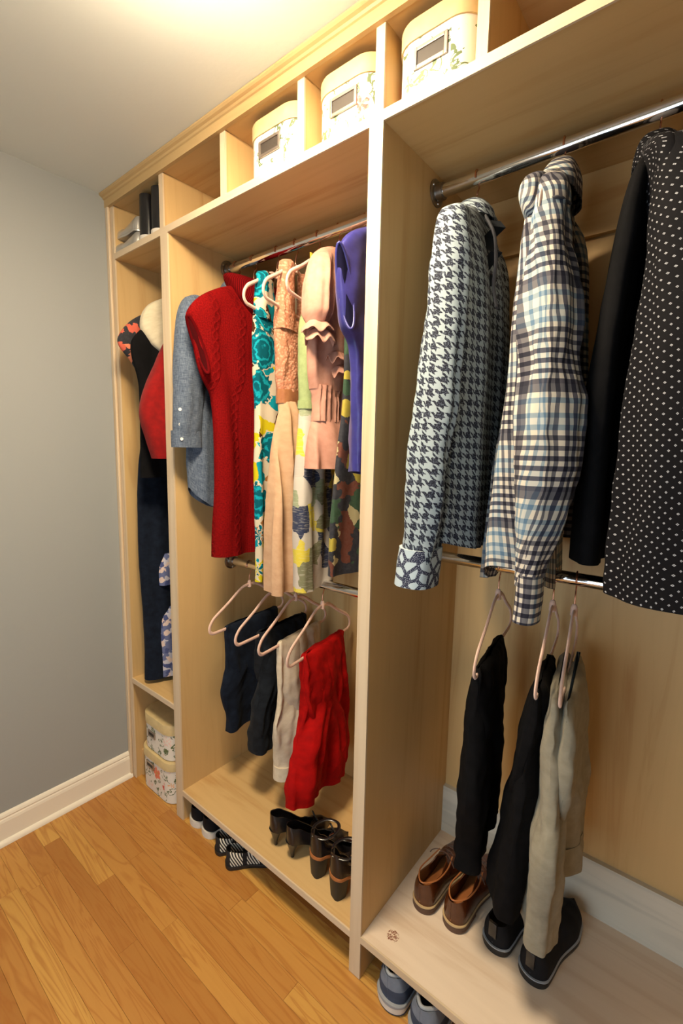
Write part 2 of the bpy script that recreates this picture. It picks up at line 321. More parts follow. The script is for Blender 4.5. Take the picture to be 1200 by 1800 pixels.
WOOD, WDARK = srgb(207, 172, 118), srgb(186, 142, 86)
MAT = dict(
    ply_v=m_wood('birch_plywood_upright', WOOD, WDARK, 'z'),
    ply_h=m_wood('birch_plywood_shelf', WOOD, WDARK, 'x'),
    ply_knot=m_wood('birch_plywood_shelf_with_knot', srgb(226, 206, 184), srgb(206, 178, 150), 'x', knot=(1.365, 0.061, 0.137)),
    edge=m_wood('maple_edge_band', srgb(212, 190, 160), srgb(196, 168, 132), 'z'),
    edge_h=m_wood('maple_edge_band_horizontal', srgb(212, 190, 160), srgb(196, 168, 132), 'x'),
    crown=m_wood('maple_crown_trim', srgb(190, 160, 112), srgb(172, 136, 88), 'x'),
    cleat=m_wood('pale_birch_cleat', srgb(214, 206, 190), srgb(186, 180, 168), 'x'),
    floor=m_floor(),
    wall=m_paint('grey_wall_paint', srgb(156, 158, 156), 0.75, 0.1),
    wallb=m_paint('grey_wall_paint_far', srgb(140, 142, 140), 0.75, 0.1),
    ceiling=m_paint('white_ceiling_paint', srgb(222, 224, 216), 0.9, 0.25, 60),
    trim=m_paint('white_trim_enamel', srgb(236, 226, 208), 0.4, 0.02),
    chrome=m_chrome(),
    nickel=m_plain('brushed_nickel', (0.34, 0.31, 0.28), 0.3, 1.0),
    copper=m_plain('copper_wire', (0.72, 0.36, 0.24), 0.25, 1.0),
    velvet=m_plain('blush_velvet_flocking', srgb(228, 190, 172), 0.95, 0, 0.1, 0.05, 0.4),
    lid=m_plain('cream_paperboard', srgb(204, 180, 130), 0.65),
    floral=m_floral('floral_paper', srgb(222, 214, 202), 12.0, 0.3),
    holder=m_plain('pewter_label_frame', (0.42, 0.36, 0.32), 0.35, 0.9),
    card=m_plain('dark_label_card', srgb(58, 50, 44), 0.6),
    black=m_cloth('black_cotton', srgb(16, 15, 17), srgb(9, 9, 10), sheen=0.0, spec=0.1),
    navy=m_cloth('navy_denim', srgb(24, 32, 46), srgb(14, 19, 31), 1800, sheen=0.03, spec=0.1),
    darkdenim=m_cloth('charcoal_denim', srgb(28, 32, 38), srgb(16, 19, 24), 1800, sheen=0.03, spec=0.1),
    white=m_cloth('cream_cotton', srgb(212, 198, 176), srgb(196, 180, 154)),
    red=m_cloth('bright_red_cotton', srgb(168, 10, 8), srgb(138, 6, 6), sheen=0.0, spec=0.12),
    knit_shade=m_cloth('red_knit_shade', srgb(70, 6, 8), srgb(44, 3, 5), 700, 0.95, spec=0.05), violet_shade=m_cloth('violet_satin_shade', srgb(14, 12, 42), srgb(9, 8, 30), 1500, 0.8, spec=0.05),  # darkened copies of knit and satin, painting the shade inside the armholes
    redwool=m_cloth('red_wool', srgb(140, 15, 14), srgb(116, 10, 10), 700, 0.95, 0.3, 0.05),
    khaki=m_cloth('khaki_twill', srgb(148, 140, 122), srgb(132, 124, 106), 1800),
    pink=m_cloth('pink_chiffon', srgb(200, 148, 128), srgb(186, 132, 112), 1500, 0.6, 0.1),
    purple=m_cloth('violet_satin', srgb(46, 44, 122), srgb(37, 35, 106), 1500, 0.38, 0.06, 0.1, spec=0.5),
    tulle=m_cloth('blush_tulle', srgb(200, 162, 128), srgb(188, 148, 114), 1500, 0.7, 0.1),
    lace=m_bone_texture('rosette_lace', srgb(222, 174, 144), srgb(184, 122, 94)),
    satin=m_cloth('copper_satin', srgb(168, 112, 74), srgb(146, 92, 60), 1500, 0.4, 0.1),
    ivory=m_cloth('ivory_wool', srgb(204, 194, 168), srgb(190, 178, 152), 700),
    chambray=m_chambray(), knit=m_knit(), rib=m_rib(), plaid=m_plaid(), hound=m_hound(), swirl=m_swirl(), dots=m_dots(),
    teal=m_bigfloral('teal_flower_print', [(0, srgb(198, 184, 160)), (0.30, srgb(190, 174, 24)), (0.56, srgb(66, 34, 18)), (0.72, srgb(150, 100, 54)), (0.86, srgb(12, 130, 146))], (srgb(4, 84, 98), srgb(10, 128, 146), srgb(20, 150, 166), srgb(50, 26, 14), srgb(196, 184, 160)), 6.5, 1.3),
    patch=m_print('patchwork_print', 17.0, [(0, srgb(192, 182, 168)), (0.24, srgb(142, 150, 116)), (0.36, srgb(206, 186, 50)), (0.52, srgb(186, 174, 162)), (0.66, srgb(28, 38, 70)), (0.80, srgb(116, 114, 82)), (0.9, srgb(18, 146, 138))], dist=0.022, seed=2.1, metric='CHEBYCHEV', stretch=(1, .75, 1)),
    sage=m_cloth('sage_cotton', srgb(158, 172, 120), srgb(138, 152, 102)),
    darkfl=m_print('dark_flower_print', 24.0, [(0, srgb(16, 17, 32)), (0.34, srgb(160, 142, 42)), (0.46, srgb(28, 62, 36)), (0.58, srgb(18, 18, 34)), (0.76, srgb(94, 40, 18)), (0.88, srgb(170, 158, 116))], dist=0.045, seed=3.4),
    navyfl=m_print('navy_coral_flower_print', 26.0, [(0, srgb(18, 17, 30)), (0.48, srgb(196, 84, 60)), (0.68, srgb(16, 14, 26)), (0.84, srgb(210, 120, 84))], dist=0.05, seed=4.0),
    lacebl=m_print('embroidered_lace_flowers', 42.0, [(0, srgb(92, 100, 140)), (0.35, srgb(214, 190, 178)), (0.55, srgb(60, 70, 120)), (0.75, srgb(190, 186, 196))], dist=0.03, seed=5.0),
    oxford=m_plain('brown_leather', srgb(82, 40, 16), 0.22, 0, 0.6, 0.12),
    oxsole=m_plain('brown_rubber_sole', srgb(92, 64, 48), 0.6),
    welt=m_plain('tan_welt', srgb(196, 166, 120), 0.6),
    tan=m_plain('tan_insole_leather', srgb(170, 104, 56), 0.5),
    leather=m_plain('black_leather', srgb(22, 21, 24), 0.28, 0, 0.6, 0.1),
    suede=m_plain('black_suede', srgb(24, 23, 26), 0.85, 0, 0.2, 0.1),
    greyup=m_plain('grey_mesh_fabric', srgb(120, 128, 142), 0.85, 0, 0.2, 0.1),
    slate=m_plain('slate_suede', srgb(66, 74, 92), 0.85, 0, 0.2, 0.1),
    rubber=m_plain('off_white_rubber', srgb(216, 208, 196), 0.55),
    greyrub=m_plain('grey_rubber', srgb(150, 152, 156), 0.55),
    blackrub=m_plain('black_rubber', srgb(26, 24, 24), 0.5),
    silver=m_plain('silver_leather', (0.55, 0.53, 0.5), 0.3, 0.7),
    brownfab=m_plain('brown_lining', srgb(86, 62, 50), 0.8),
    aztec=m_aztec(),
    button=m_plain('pearl_button', srgb(236, 232, 222), 0.25),
    slatey=m_plain('grey_lining', srgb(58, 58, 64), 0.8),
)
def m_emit(name, col, strength):
    t = NT(name); t.bsdf.inputs['Base Color'].default_value = (0.9, 0.88, 0.82, 1)
    t.bsdf.inputs['Emission Color'].default_value = col + (1,); t.bsdf.inputs['Emission Strength'].default_value = strength
    return t.m
MAT['dome'] = m_emit('lit_opal_glass', LAMP_COLOR, LAMP_POWER)
def m_glass():
    t = NT('assumed_window_glass'); tr = t.n('ShaderNodeBsdfTransparent'); gl = t.n('ShaderNodeBsdfGlossy', {'Roughness': 0.02})  # clear glass for the assumed window
    mx = t.n('ShaderNodeMixShader', {0: 0.06, 1: tr, 2: gl}); t.t.links.new(mx.outputs[0], t.t.nodes['Material Output'].inputs[0])
    return t.m
MAT['glass'] = m_glass()

# ------------------------------------------------------------------ object helpers
WL = {}
def tag(o, label=None, cat=None, group=None, kind=None):
    if label: o['label'] = label
    if cat: o['category'] = cat
    if group: o['group'] = group
    if kind: o['kind'] = kind
    return o
def thing(name, label, cat, loc=(0, 0, 0), group=None):
    o = bpy.data.objects.new(name, None); COL.objects.link(o); o.location = loc; o.empty_display_size = 0.05
    WL[o.as_pointer()] = Vector(loc); return tag(o, label, cat, group)
def obj(name, bm, mat, parent=None, smooth=True, label=None, recenter=True):
    me = bpy.data.meshes.new(name)
    if recenter and len(bm.verts):
        mn = Vector((min(v.co.x for v in bm.verts), min(v.co.y for v in bm.verts), min(v.co.z for v in bm.verts)))
        mx = Vector((max(v.co.x for v in bm.verts), max(v.co.y for v in bm.verts), max(v.co.z for v in bm.verts)))
        c = Vector(((mn.x+mx.x)/2, (mn.y+mx.y)/2, mn.z))
        bmesh.ops.translate(bm, vec=-c, verts=bm.verts)
    else: c = Vector((0, 0, 0))
    bm.normal_update(); bm.to_mesh(me); bm.free()
    me.materials.append(mat if not isinstance(mat, str) else MAT[mat])
    if smooth:
        for p in me.polygons: p.use_smooth = True
        me.set_sharp_from_angle(angle=math.radians(48))
    o = bpy.data.objects.new(name, me); COL.objects.link(o)
    o.location = c; WL[o.as_pointer()] = c.copy()
    if parent is not None:
        o.parent = parent; o.location = c - WL[parent.as_pointer()]
    if label: o['label'] = label
    return o
def struct(o): o['kind'] = 'structure'; return o
def dup(root, name=None):
    r = root.copy(); COL.objects.link(r); r.name = root.name.split('.')[0]
    for ch in [o for o in bpy.data.objects if o.parent == root]:
        c = ch.copy(); COL.objects.link(c); c.parent = r
        for g in [o for o in bpy.data.objects if o.parent == ch]:
            d = g.copy(); COL.objects.link(d); d.parent = c
    return r
def box(bm, x0, x1, y0, y1, z0, z1, bev=0.0):
    r = bmesh.ops.create_cube(bm, size=1.0); vs = r['verts']
    bmesh.ops.scale(bm, vec=(x1-x0, y1-y0, z1-z0), verts=vs)
    bmesh.ops.translate(bm, vec=((x0+x1)/2, (y0+y1)/2, (z0+z1)/2), verts=vs)
    if bev:
        es = list({e for v in vs for e in v.link_edges})
        bmesh.ops.bevel(bm, geom=es, offset=bev, segments=2, affect='EDGES', profile=0.5)
    return bm
def nbox(*a): return box(bmesh.new(), *a)
def loft(rings, closed=True, cap0=False, cap1=False, bm=None, uv=None):
    """skin a list of equal-length rings; uv = matching list of (u, v)"""
    bm = bm or bmesh.new()
    V = [[bm.verts.new(p) for p in r] for r in rings]
    lay = bm.loops.layers.uv.verify() if uv else None
    n = len(rings[0])
    for i in range(len(rings)-1):
        for j in range(n if closed else n-1):
            k = (j+1) % n
            f = bm.faces.new((V[i][j], V[i][k], V[i+1][k], V[i+1][j]))
            if lay:
                us = [uv[i][j], uv[i][j+1], uv[i+1][j+1], uv[i+1][j]]
                for l, q in zip(f.loops, us): l[lay].uv = q
    if cap0: bm.faces.new(V[0][::-1])
    if cap1: bm.faces.new(V[-1])
    bmesh.ops.recalc_face_normals(bm, faces=bm.faces)
    return bm
def tube(pts, r, n=8, bm=None, flat=None, cap=True, closed=False):
    """round tube along a polyline; r number or list; flat=(sx, sz) squashes the section"""
    P = [Vector(p) for p in pts]; R = r if isinstance(r, (list, tuple)) else [r]*len(P)
    rings = []; up = None
    for i, p in enumerate(P):
        a = P[i-1] if (i > 0 or closed) else P[i]; b = P[(i+1) % len(P)] if (i < len(P)-1 or closed) else P[i]
        t = (b-a).normalized()
        if up is None:
            up = Vector((1, 0, 0)) if abs(t.x) < 0.8 else Vector((0, 0, 1))
        s = (up - t*up.dot(t)).normalized(); up = s; q = t.cross(s)
        fs = flat or (1, 1)
        rings.append([p + s*math.cos(2*PI*k/n)*R[i]*fs[0] + q*math.sin(2*PI*k/n)*R[i]*fs[1] for k in range(n)])
    if closed: rings.append(rings[0])
    b2 = loft(rings, True, cap and not closed, cap and not closed, bm)
    if closed: bmesh.ops.remove_doubles(b2, verts=b2.verts, dist=1e-6)
    return b2
def lathe(prof, n=32, axis='z', c=(0, 0, 0), bm=None):
    rings = []
    for r, h in prof:
        ring = []
        for k in range(n):
            a = 2*PI*k/n; u, v = r*math.cos(a), r*math.sin(a)
            ring.append({'z': (c[0]+u, c[1]+v, c[2]+h), 'x': (c[0]+h, c[1]+u, c[2]+v), 'y': (c[0]+u, c[1]+h, c[2]+v)}[axis])
        rings.append(ring)
    return loft(rings, True, True, True, bm)
def extrude_x(poly, x0, x1, bm=None):
    """poly in (y, z) swept along x"""
    return loft([[(x0, y, z) for y, z in poly], [(x1, y, z) for y, z in poly]], True, True, True, bm)

# ------------------------------------------------------------------ room
X2L, X2R, X3L, X3R = 0.3746, 0.4188, 1.2598, 1.2977
ZSB, ZST, ZM, ZR, ZL, ZT = 2.2002, 2.2225, 0.1287, 0.1369, 0.4756, 2.3966
H, XR, YF, D = 2.44, 2.60, -1.75, 0.50
fl = struct(obj('floor', nbox(0, XR, YF, 0.52, -0.03, -0.012), 'floor', smooth=False))
y = 0.515; PW = 0.0572
while y > YF:
    y0 = max(y-PW, YF); x = 0.0; first = True
    while x < XR-0.01:
        L = random.uniform(0.5, 1.3) * (random.uniform(0.25, 1) if first else 1); first = False
        x1 = min(x+L, XR)
        if XR-x1 < 0.15: x1 = XR
        g = 0.0002
        bm = nbox(x+g, x1-g, y0+g, y-g, -0.012, random.uniform(-0.0004, 0.0))
        top = [e for e in bm.edges if all(v.co.z > -0.005 for v in e.verts)]
        bmesh.ops.bevel(bm, geom=top, offset=0.0005, segments=1, affect='EDGES')
        obj('floor_plank', bm, 'floor', fl, smooth=False)
        x = x1
    y -= PW
struct(obj('ceiling', nbox(-0.1, XR+0.1, YF-0.1, 0.62, H, H+0.05), 'ceiling', smooth=False))
struct(obj('wall_left', nbox(-0.1, 0.0, YF-0.1, 0.62, -0.03, H), 'wall', smooth=False))
struct(obj('wall_back', nbox(0.0, XR, 0.52, 0.62, -0.03, H), 'wall', smooth=False))
struct(obj('wall_right', nbox(XR, XR+0.1, YF-0.1, 0.62, -0.03, H), 'wallb', smooth=False))
bm = bmesh.new(); WX0, WX1, WZ0, WZ1 = 0.90, 2.00, 0.20, 1.70     # assumed tall low-silled window, unseen behind the camera, added to admit the daylight
box(bm, 0.0, WX0, YF-0.1, YF, -0.03, H); box(bm, WX1, XR, YF-0.1, YF, -0.03, H)
box(bm, WX0, WX1, YF-0.1, YF, -0.03, WZ0); box(bm, WX0, WX1, YF-0.1, YF, WZ1, H)
struct(obj('wall_front', bm, 'wallb', smooth=False))
bm = bmesh.new()
for a in ((WX0-.06, WX0+.03, WZ0-.06, WZ1+.06), (WX1-.03, WX1+.06, WZ0-.06, WZ1+.06), (WX0+.03, WX1-.03, WZ0-.06, WZ0+.03), (WX0+.03, WX1-.03, WZ1-.03, WZ1+.06)):
    box(bm, a[0], a[1], YF-0.06, YF+0.012, a[2], a[3])
box(bm, WX0+.03, WX1-.03, YF-.05, YF-.01, (WZ0+WZ1)/2-.015, (WZ0+WZ1)/2+.015)
wn = struct(obj('assumed_window_1', bm, 'trim', smooth=False))  # frame of the assumed window, out of view
obj('assumed_window_pane', nbox(WX0+.03, WX1-.03, YF-.032, YF-.029, WZ0+.03, WZ1-.03), 'glass', wn, smooth=False)  # pane added with the assumed window
# baseboard on the grey wall: moulded profile in (x, z)
prof = [(0, 0), (0.014, 0), (0.014, 0.085), (0.012, 0.094), (0.0095, 0.098), (0.011, 0.104), (0.008, 0.112), (0.004, 0.117), (0, 0.118)]
bb = struct(obj('baseboard_left', loft([[(px, yy, pz) for px, pz in prof] for yy in (YF, -0.004)], True, True, True), 'trim', smooth=False))
sm = [(0.014, 0.0)] + [(0.014+0.014*math.cos(a), 0.018*math.sin(a)) for a in [i*PI/12 for i in range(7)]]
obj('shoe_moulding', loft([[(px, yy, pz) for px, pz in sm] for yy in (YF, -0.004)], True, True, True), 'trim', bb)

# ------------------------------------------------------------------ ceiling lamp
lx, ly = 1.16, -0.45
lamp = thing('ceiling_light', 'round flush ceiling light with a glowing opal dome in front of the closet', 'light', (lx, ly, H))
obj('shielding_ring', lathe([(0.0, 0), (0.19, 0), (0.194, -0.006), (0.194, -0.030), (0.186, -0.034), (0.178, -0.030), (0.0, -0.030)], 48, c=(lx, ly, H)), 'trim', lamp)  # unseen rim, added to keep the dome's side light off the ceiling
obj('glass_dome', lathe([(0.176, -0.0305), (0.175, -0.042), (0.160, -0.062), (0.13, -0.078), (0.09, -0.088), (0.04, -0.093), (0.001, -0.094)], 48, c=(lx, ly, H)), 'dome', lamp)
obj('finial', lathe([(0.001, -0.0945), (0.012, -0.095), (0.010, -0.102), (0.006, -0.108), (0.001, -0.112)], 16, c=(lx, ly, H)), 'nickel', lamp)

# ------------------------------------------------------------------ closet carcass
cl = thing('built_in_closet', 'built-in birch plywood wall closet with open bays and a row of top cubbies', 'closet', (0, 0, 0))
def upright(x0, x1, z0, z1, name='upright_panel', y1=D):
    p = obj(name, nbox(x0, x1, 0.006, y1, z0, z1), 'ply_v', cl, smooth=False)
    obj('edge_band', nbox(x0, x1, 0.0, 0.0058, z0, z1), 'edge', p, smooth=False); return p
p = upright(0.0005, 0.043, 0, ZT, 'side_panel')
obj('corner_moulding', nbox(0.0005, 0.022, -0.011, -0.0002, 0, ZT, 0.003), 'edge', p, smooth=False)
upright(X2L, X2R, 0, ZSB); upright(X3L, X3R, 0, ZSB); upright(2.20, 2.24, 0, ZSB)
def shelf(x0, x1, z0, z1, mat='ply_h', name='shelf', y1=D):
    p = obj(name, nbox(x0, x1, 0.005, y1, z0, z1), mat, cl, smooth=False)
    obj('edge_band', nbox(x0, x1, 0.0, 0.0048, z0, z1), 'edge_h', p, smooth=False); return p
shelf(0.043, 2.24, ZSB, ZST, name='top_shelf')
shelf(0.043, X2L, ZL-0.0207, ZL)
shelf(X2R, X3L, ZM-0.0207, ZM); shelf(X3R, 2.20, ZR-0.0207, ZR, 'ply_knot')
for x in (X2L, 0.714, 1.0325, 1.2731, 1.5084, 1.86, 2.2):
    upright(x, x+0.0235, ZST, ZT, 'cubby_divider')
obj('top_panel', nbox(0.043, 2.24, 0.0, D, ZT, ZT+0.018), 'ply_h', cl, smooth=False)
obj('back_panel', nbox(0.0005, 2.24, D, 0.512, 0.0, ZT+0.018), 'ply_v', cl, smooth=False)
obj('crown_board', nbox(0.0005, 2.24, -0.012, -0.0002, ZT-0.004, H-0.001), 'crown', cl, smooth=False)
cr = [(-0.012, H-0.001), (-0.030, H-0.001), (-0.030, H-0.006), (-0.026, H-0.010), (-0.019, H-0.013), (-0.016, H-0.018), (-0.012, H-0.020)]
obj('crown_moulding', extrude_x(cr, 0.0005, 2.24), 'crown', cl, smooth=False)
for a, b in ((X2R, X3L), (X3R, 2.20)):
    obj('cleat', nbox(a, b, 0.482, D, 2.045, ZSB), 'ply_h', cl, smooth=False)
obj('base_cleat', nbox(X3R, 2.20, 0.484, D, ZR, 0.31), 'cleat', cl, smooth=False)
obj('base_cleat', nbox(0.0433, 0.053, 0.03, 0.47, 0.0, 0.125, 0.002), 'ply_v', cl, smooth=False)

# ------------------------------------------------------------------ rods
def rod(x0, x1, z, label, y=0.25, r=0.0155):
    t = thing('closet_rod', label, 'rod', ((x0+x1)/2, y, z))
    obj('tube', lathe([(r, x0+0.002), (r, x1-0.002)], 28, 'x', (0, y, z)), 'chrome', t)
    for s, xx in ((1, x0), (-1, x1)):
        f = obj('flange', lathe([(0.0, s*0.0006), (0.033, s*0.0006), (0.033, s*0.004), (0.030, s*0.006), (0.0215, s*0.0065), (0.0205, s*0.024), (0.0165, s*0.0245), (0.0, s*0.0245)], 28, 'x', (xx, y, z)), 'nickel', t)
        for a in (0.6, 2.7, 4.8):
            obj('screw', lathe([(0.0, s*0.006), (0.0035, s*0.006), (0.003, s*0.0085), (0.0, s*0.009)], 10, 'x', (xx, y+0.0265*math.cos(a), z+0.0265*math.sin(a))), 'chrome', f)
ZRU, ZRL2, ZRL3 = 2.152, 1.02, 1.187
rod(0.043, X2L, ZRU, 'chrome rod of the narrow left bay under the top shelf')
rod(X2R, X3L, ZRU, 'upper chrome rod of the middle bay holding dresses and blouses')
rod(X2R, X3L, ZRL2, 'lower chrome rod of the middle bay holding folded trousers')
rod(X3R, 2.20, ZRU, 'upper chrome rod of the right bay holding shirts')
rod(X3R, 2.20, ZRL3, 'lower chrome rod of the right bay holding folded trousers')

# ------------------------------------------------------------------ hangers
def rotp(p, org, a):
    c, s = math.cos(a), math.sin(a); dx, dy = p[0]-org[0], p[1]-org[1]
    return (org[0]+c*dx-s*dy, org[1]+s*dx+c*dy, p[2])
def smooth_path(pts, n=6):
    out = []
    for i in range(len(pts)-1):
        p0 = Vector(pts[max(i-1, 0)]); p1 = Vector(pts[i]); p2 = Vector(pts[i+1]); p3 = Vector(pts[min(i+2, len(pts)-1)])
        for k in range(n):
            t = k/n
            out.append(0.5*((2*p1)+(-p0+p2)*t+(2*p0-5*p1+4*p2-p3)*t*t+(-p0+3*p1-3*p2+p3)*t**3))
    out.append(Vector(pts[-1])); return out
def make_hanger():
    t = thing('clothes_hanger', 'hanger', 'hanger', (0, 0, 0))
    half = [(0.0, -0.078), (0.03, -0.080), (0.06, -0.093), (0.11, -0.125), (0.155, -0.150), (0.185, -0.168), (0.203, -0.190), (0.205, -0.210), (0.192, -0.222), (0.17, -0.224), (0.09, -0.224), (0, -0.224)]
    R = smooth_path([(0, y, z) for y, z in half], 4)
    loop = R + [Vector((0, -p.y, p.z)) for p in R[-2:0:-1]]
    f = obj('frame', tube(loop, 0.0062, 8, closed=True, flat=(0.55, 1.0)), 'velvet', t, recenter=False)
    obj('neck', lathe([(0.001, -0.092), (0.008, -0.088), (0.0075, -0.07), (0.005, -0.062), (0.001, -0.060)], 12), 'velvet', t, recenter=False)
    hk = [(0, 0, -0.064), (0, 0.0, -0.045), (0, 0.006, -0.03), (0, 0.016, -0.016)]
    hk += [(0, 0.0185*math.cos(a), 0.0185*math.sin(a)) for a in [i*PI/10 for i in range(-2, 12)]]
    obj('hook', tube(smooth_path(hk, 2), 0.0018, 8), 'copper', t, recenter=False)
    return t
HANG0 = make_hanger(); HUSED = [False]
def hanger(x, z, rot, label, group=None, span=1.0):
    h = HANG0 if not HUSED[0] else dup(HANG0); HUSED[0] = True
    h.location = (x, 0.25, z); h.rotation_euler = (0, 0, rot); h['label'] = label; h.scale = (1, span, 1)
    if group: h['group'] = group
    elif 'group' in h: del h['group']
    return h

# ------------------------------------------------------------------ cloth builder
def interp_rows(rows, nv):
    d = [0.0]
    for a, b in zip(rows, rows[1:]): d.append(d[-1] + max(0.004, math.sqrt((a[0]-b[0])**2 + 0.3*(a[2]-b[2])**2 + 0.3*(a[3]-b[3])**2)))
    out = []
    for i in range(nv+1):
        s = d[-1]*i/nv; k = 0
        while k < len(d)-2 and d[k+1] < s: k += 1
        t = (s-d[k])/(d[k+1]-d[k]); p0, p1, p2, p3 = rows[max(k-1, 0)], rows[k], rows[k+1], rows[min(k+2, len(rows)-1)]
        r = []
        for q in range(len(p1)):
            m1 = (p2[q]-p0[q])/max(1e-6, (d[k+1]-d[max(k-1, 0)]))*(d[k+1]-d[k]); m2 = (p3[q]-p1[q])/max(1e-6, (d[min(k+2, len(d)-1)]-d[k]))*(d[k+1]-d[k])
            h = (2*t**3-3*t*t+1)*p1[q]+(t**3-2*t*t+t)*m1+(-2*t**3+3*t*t)*p2[q]+(t**3-t*t)*m2
            lo, hi = min(p1[q], p2[q]), max(p1[q], p2[q]); ov = 0.15*(hi-lo)
            r.append(min(max(h, lo-ov), hi+ov))
        out.append((r, s))
    return out
FOLD = 1.5
def drape(name, rows, mat, parent, x0, rot=0.0, nu=96, nv=64, k=(38, 61, 95), seed=0, py=0.85, px=0.7, wr=0.0015, hemdip=None, drift=1.0, hem=True, wobble=0.0, uvoff=(0, 0)):
    """hanging cloth tube.  rows top to bottom: (z, dx, y, a, b, fold): centre x0+dx, y; half sizes a along y, b along x; fold = pleat depth in metres.
    hemdip(q) -> extra drop of the lowest rows at relative position q in [-1, 1] along y"""
    rnd = random.Random(seed); ph = [rnd.uniform(0, 6.28) for _ in range(12)]; wt = (0.6, 0.3, 0.22)
    R = interp_rows(rows, nv); zt, zb = rows[0][0], rows[-1][0]
    rings = []; uvs = []
    def ring(r, s, inset=0.0):
        z, dx, yc, a, b, f = r; f *= FOLD; a = max(a-inset, 0.0008); b = max(b-inset, 0.0008)
        pts = []; us = []; L = 0.0; prev = None
        frac = (zt-z)/max(1e-6, zt-zb)
        for j in range(nu+1):
            th = 2*PI*j/nu; c, sn = math.cos(th), math.sin(th)
            yl = a*math.copysign(abs(c)**py, c); xl = b*math.copysign(abs(sn)**px, sn)
            q = yl
            side = 0.5+0.5*sn
            fo = 0.0
            for i in range(3):
                pa = math.sin(k[i]*q + ph[i] + drift*(1.3*math.sin(z*(2.1+i)+ph[i+3])))
                pb = math.sin(k[i]*q + ph[i+6] + drift*(1.3*math.sin(z*(1.7+i)+ph[i+3])))
                pa = 1-2*((1-pa)/2)**2.2; pb = 1-2*((1-pb)/2)**2.2
                fo += wt[i]*(pa*side + pb*(1-side))
            fo *= f
            nx = noise.noise(Vector((yl*14+seed*3.1, z*9, sn*1.5+seed)))*wr*2 + noise.noise(Vector((yl*45+seed, z*30, sn*2)))*wr*0.7
            x = x0+dx+xl+fo+nx*(1 if sn >= 0 else -1)
            yy = yc+yl + 0.35*f*math.sin(z*9+ph[4]) + wobble*noise.noise(Vector((seed*1.3, z*7, c)))
            zz = z
            if hemdip: zz -= hemdip(yl/max(a, 1e-4))*max(0.0, (frac-0.55)/0.45)**2
            p = rotp((x, yy, zz), (x0, 0.25), rot)
            if prev is not None: L += math.hypot(yl-prev[0], xl-prev[1])
            prev = (yl, xl); us.append((L+uvoff[0], -s+uvoff[1]))
            pts.append(p)
        return pts[:-1], us
    for r, s in R:
        p, u = ring(r, s); rings.append(p); uvs.append(u)
    if hem:
        r, s = R[-1]
        p, u = ring(r, s+0.002, 0.0022); rings.append(p); uvs.append(u)
        r2 = R[-3 if nv > 20 else -2][0]
        p, u = ring(r2, s+0.03, 0.003); rings.append(p); uvs.append(u)
    bm = loft(rings, True, True, hem is False, uv=uvs)
    return obj(name, bm, mat, parent)
def button(parent, p, r=0.0055, nrm=(1, 0, 0)):
    q = Vector(nrm).normalized().to_track_quat('Z', 'Y').to_matrix()
    bm = lathe([(0.0, 0), (r, 0), (r, r*0.3), (r*0.75, r*0.45), (r*0.5, r*0.25), (0.0, r*0.2)], 12)
    for v in bm.verts: v.co = Vector(p) + q @ v.co
    return obj('button', bm, 'button', parent)
def gar(name, label, cat, x, z, group=None): return thing(name, label, cat, (x, 0.25, z), group)

def armhole(parent, top, bot, wid, nrm, mat, dark, r=.008, rib='armhole_rib'):
    """ring of fabric round a sleeveless opening plus a sheet across it, coloured dark for the shade inside; nrm = direction the opening faces"""
    T, B = Vector(top), Vector(bot); ax = (T-B)/2; c = (T+B)/2; N = Vector(nrm).normalized(); sd = N.cross(ax).normalized()*wid
    pts = [c + ax*math.cos(a) + sd*math.sin(a) + N*(.012*math.cos(2*a)) for a in [2*PI*i/40 for i in range(40)]]
    obj(rib, tube(pts, r, 10, closed=True), mat, parent)
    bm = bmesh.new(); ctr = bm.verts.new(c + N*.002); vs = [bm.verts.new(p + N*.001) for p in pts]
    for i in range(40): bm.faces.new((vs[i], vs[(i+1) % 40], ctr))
    obj('armhole_shade', bm, dark, parent, label='dark sheet across the armhole, painted as the shade inside')  # closes the opening; inner shade is put into its colour
def surf_x(rows, z):
    for a, b in zip(rows, rows[1:]):
        if a[0] >= z >= b[0]:
            t = (a[0]-z)/max(1e-6, a[0]-b[0]); return tuple(a[i]+(b[i]-a[i])*t for i in range(6))
    return rows[-1]

# ================================================================== MIDDLE BAY, upper rod
Z0 = ZRU
# --- chambray shirt
x = 0.474; h = hanger(x, Z0, 0.0, 'blush velvet hanger under the blue chambray shirt')
g = gar('chambray_shirt', 'blue-grey chambray button-down shirt hanging at the left end of the middle bay', 'shirt', x, Z0)
drape('body', [(2.06, 0, .25, .05, .02, 0), (2.045, 0, .25, .08, .024, 0), (2.02, 0, .25, .125, .026, .001), (1.985, 0, .25, .18, .026, .002), (1.94, 0, .25, .20, .026, .003), (1.85, 0, .25, .2, .026, .005), (1.6, .0, .245, .21, .026, .008), (1.4, .0, .24, .22, .026, .010), (1.27, 0, .24, .22, .026, .010)],
      'chambray', g, x, seed=11, hemdip=lambda q: -0.085*abs(q)**4+0.02)
sl = drape('sleeve', [(2.0, .0, .07, .02, .018, 0), (1.985, .0, .06, .034, .026, 0), (1.93, .005, .045, .045, .034, .002), (1.8, .01, .03, .05, .036, .004), (1.65, .012, .018, .052, .036, .006), (1.55, .012, .012, .052, .034, .006), (1.515, .012, .012, .05, .032, .004)], 'chambray', g, x, seed=12, nv=40, wr=.003)
cf = drape('cuff', [(1.535, .012, .012, .053, .036, .001), (1.50, .012, .012, .0535, .036, .001), (1.478, .012, .012, .053, .036, .001)], 'chambray', g, x, seed=13, nv=8)
for zz in (1.555, 1.605): button(sl, (x+.041, -.028, zz), nrm=(.8, -.6, 0))
button(cf, (x+.044, -.026, 1.506), nrm=(.8, -.6, 0))
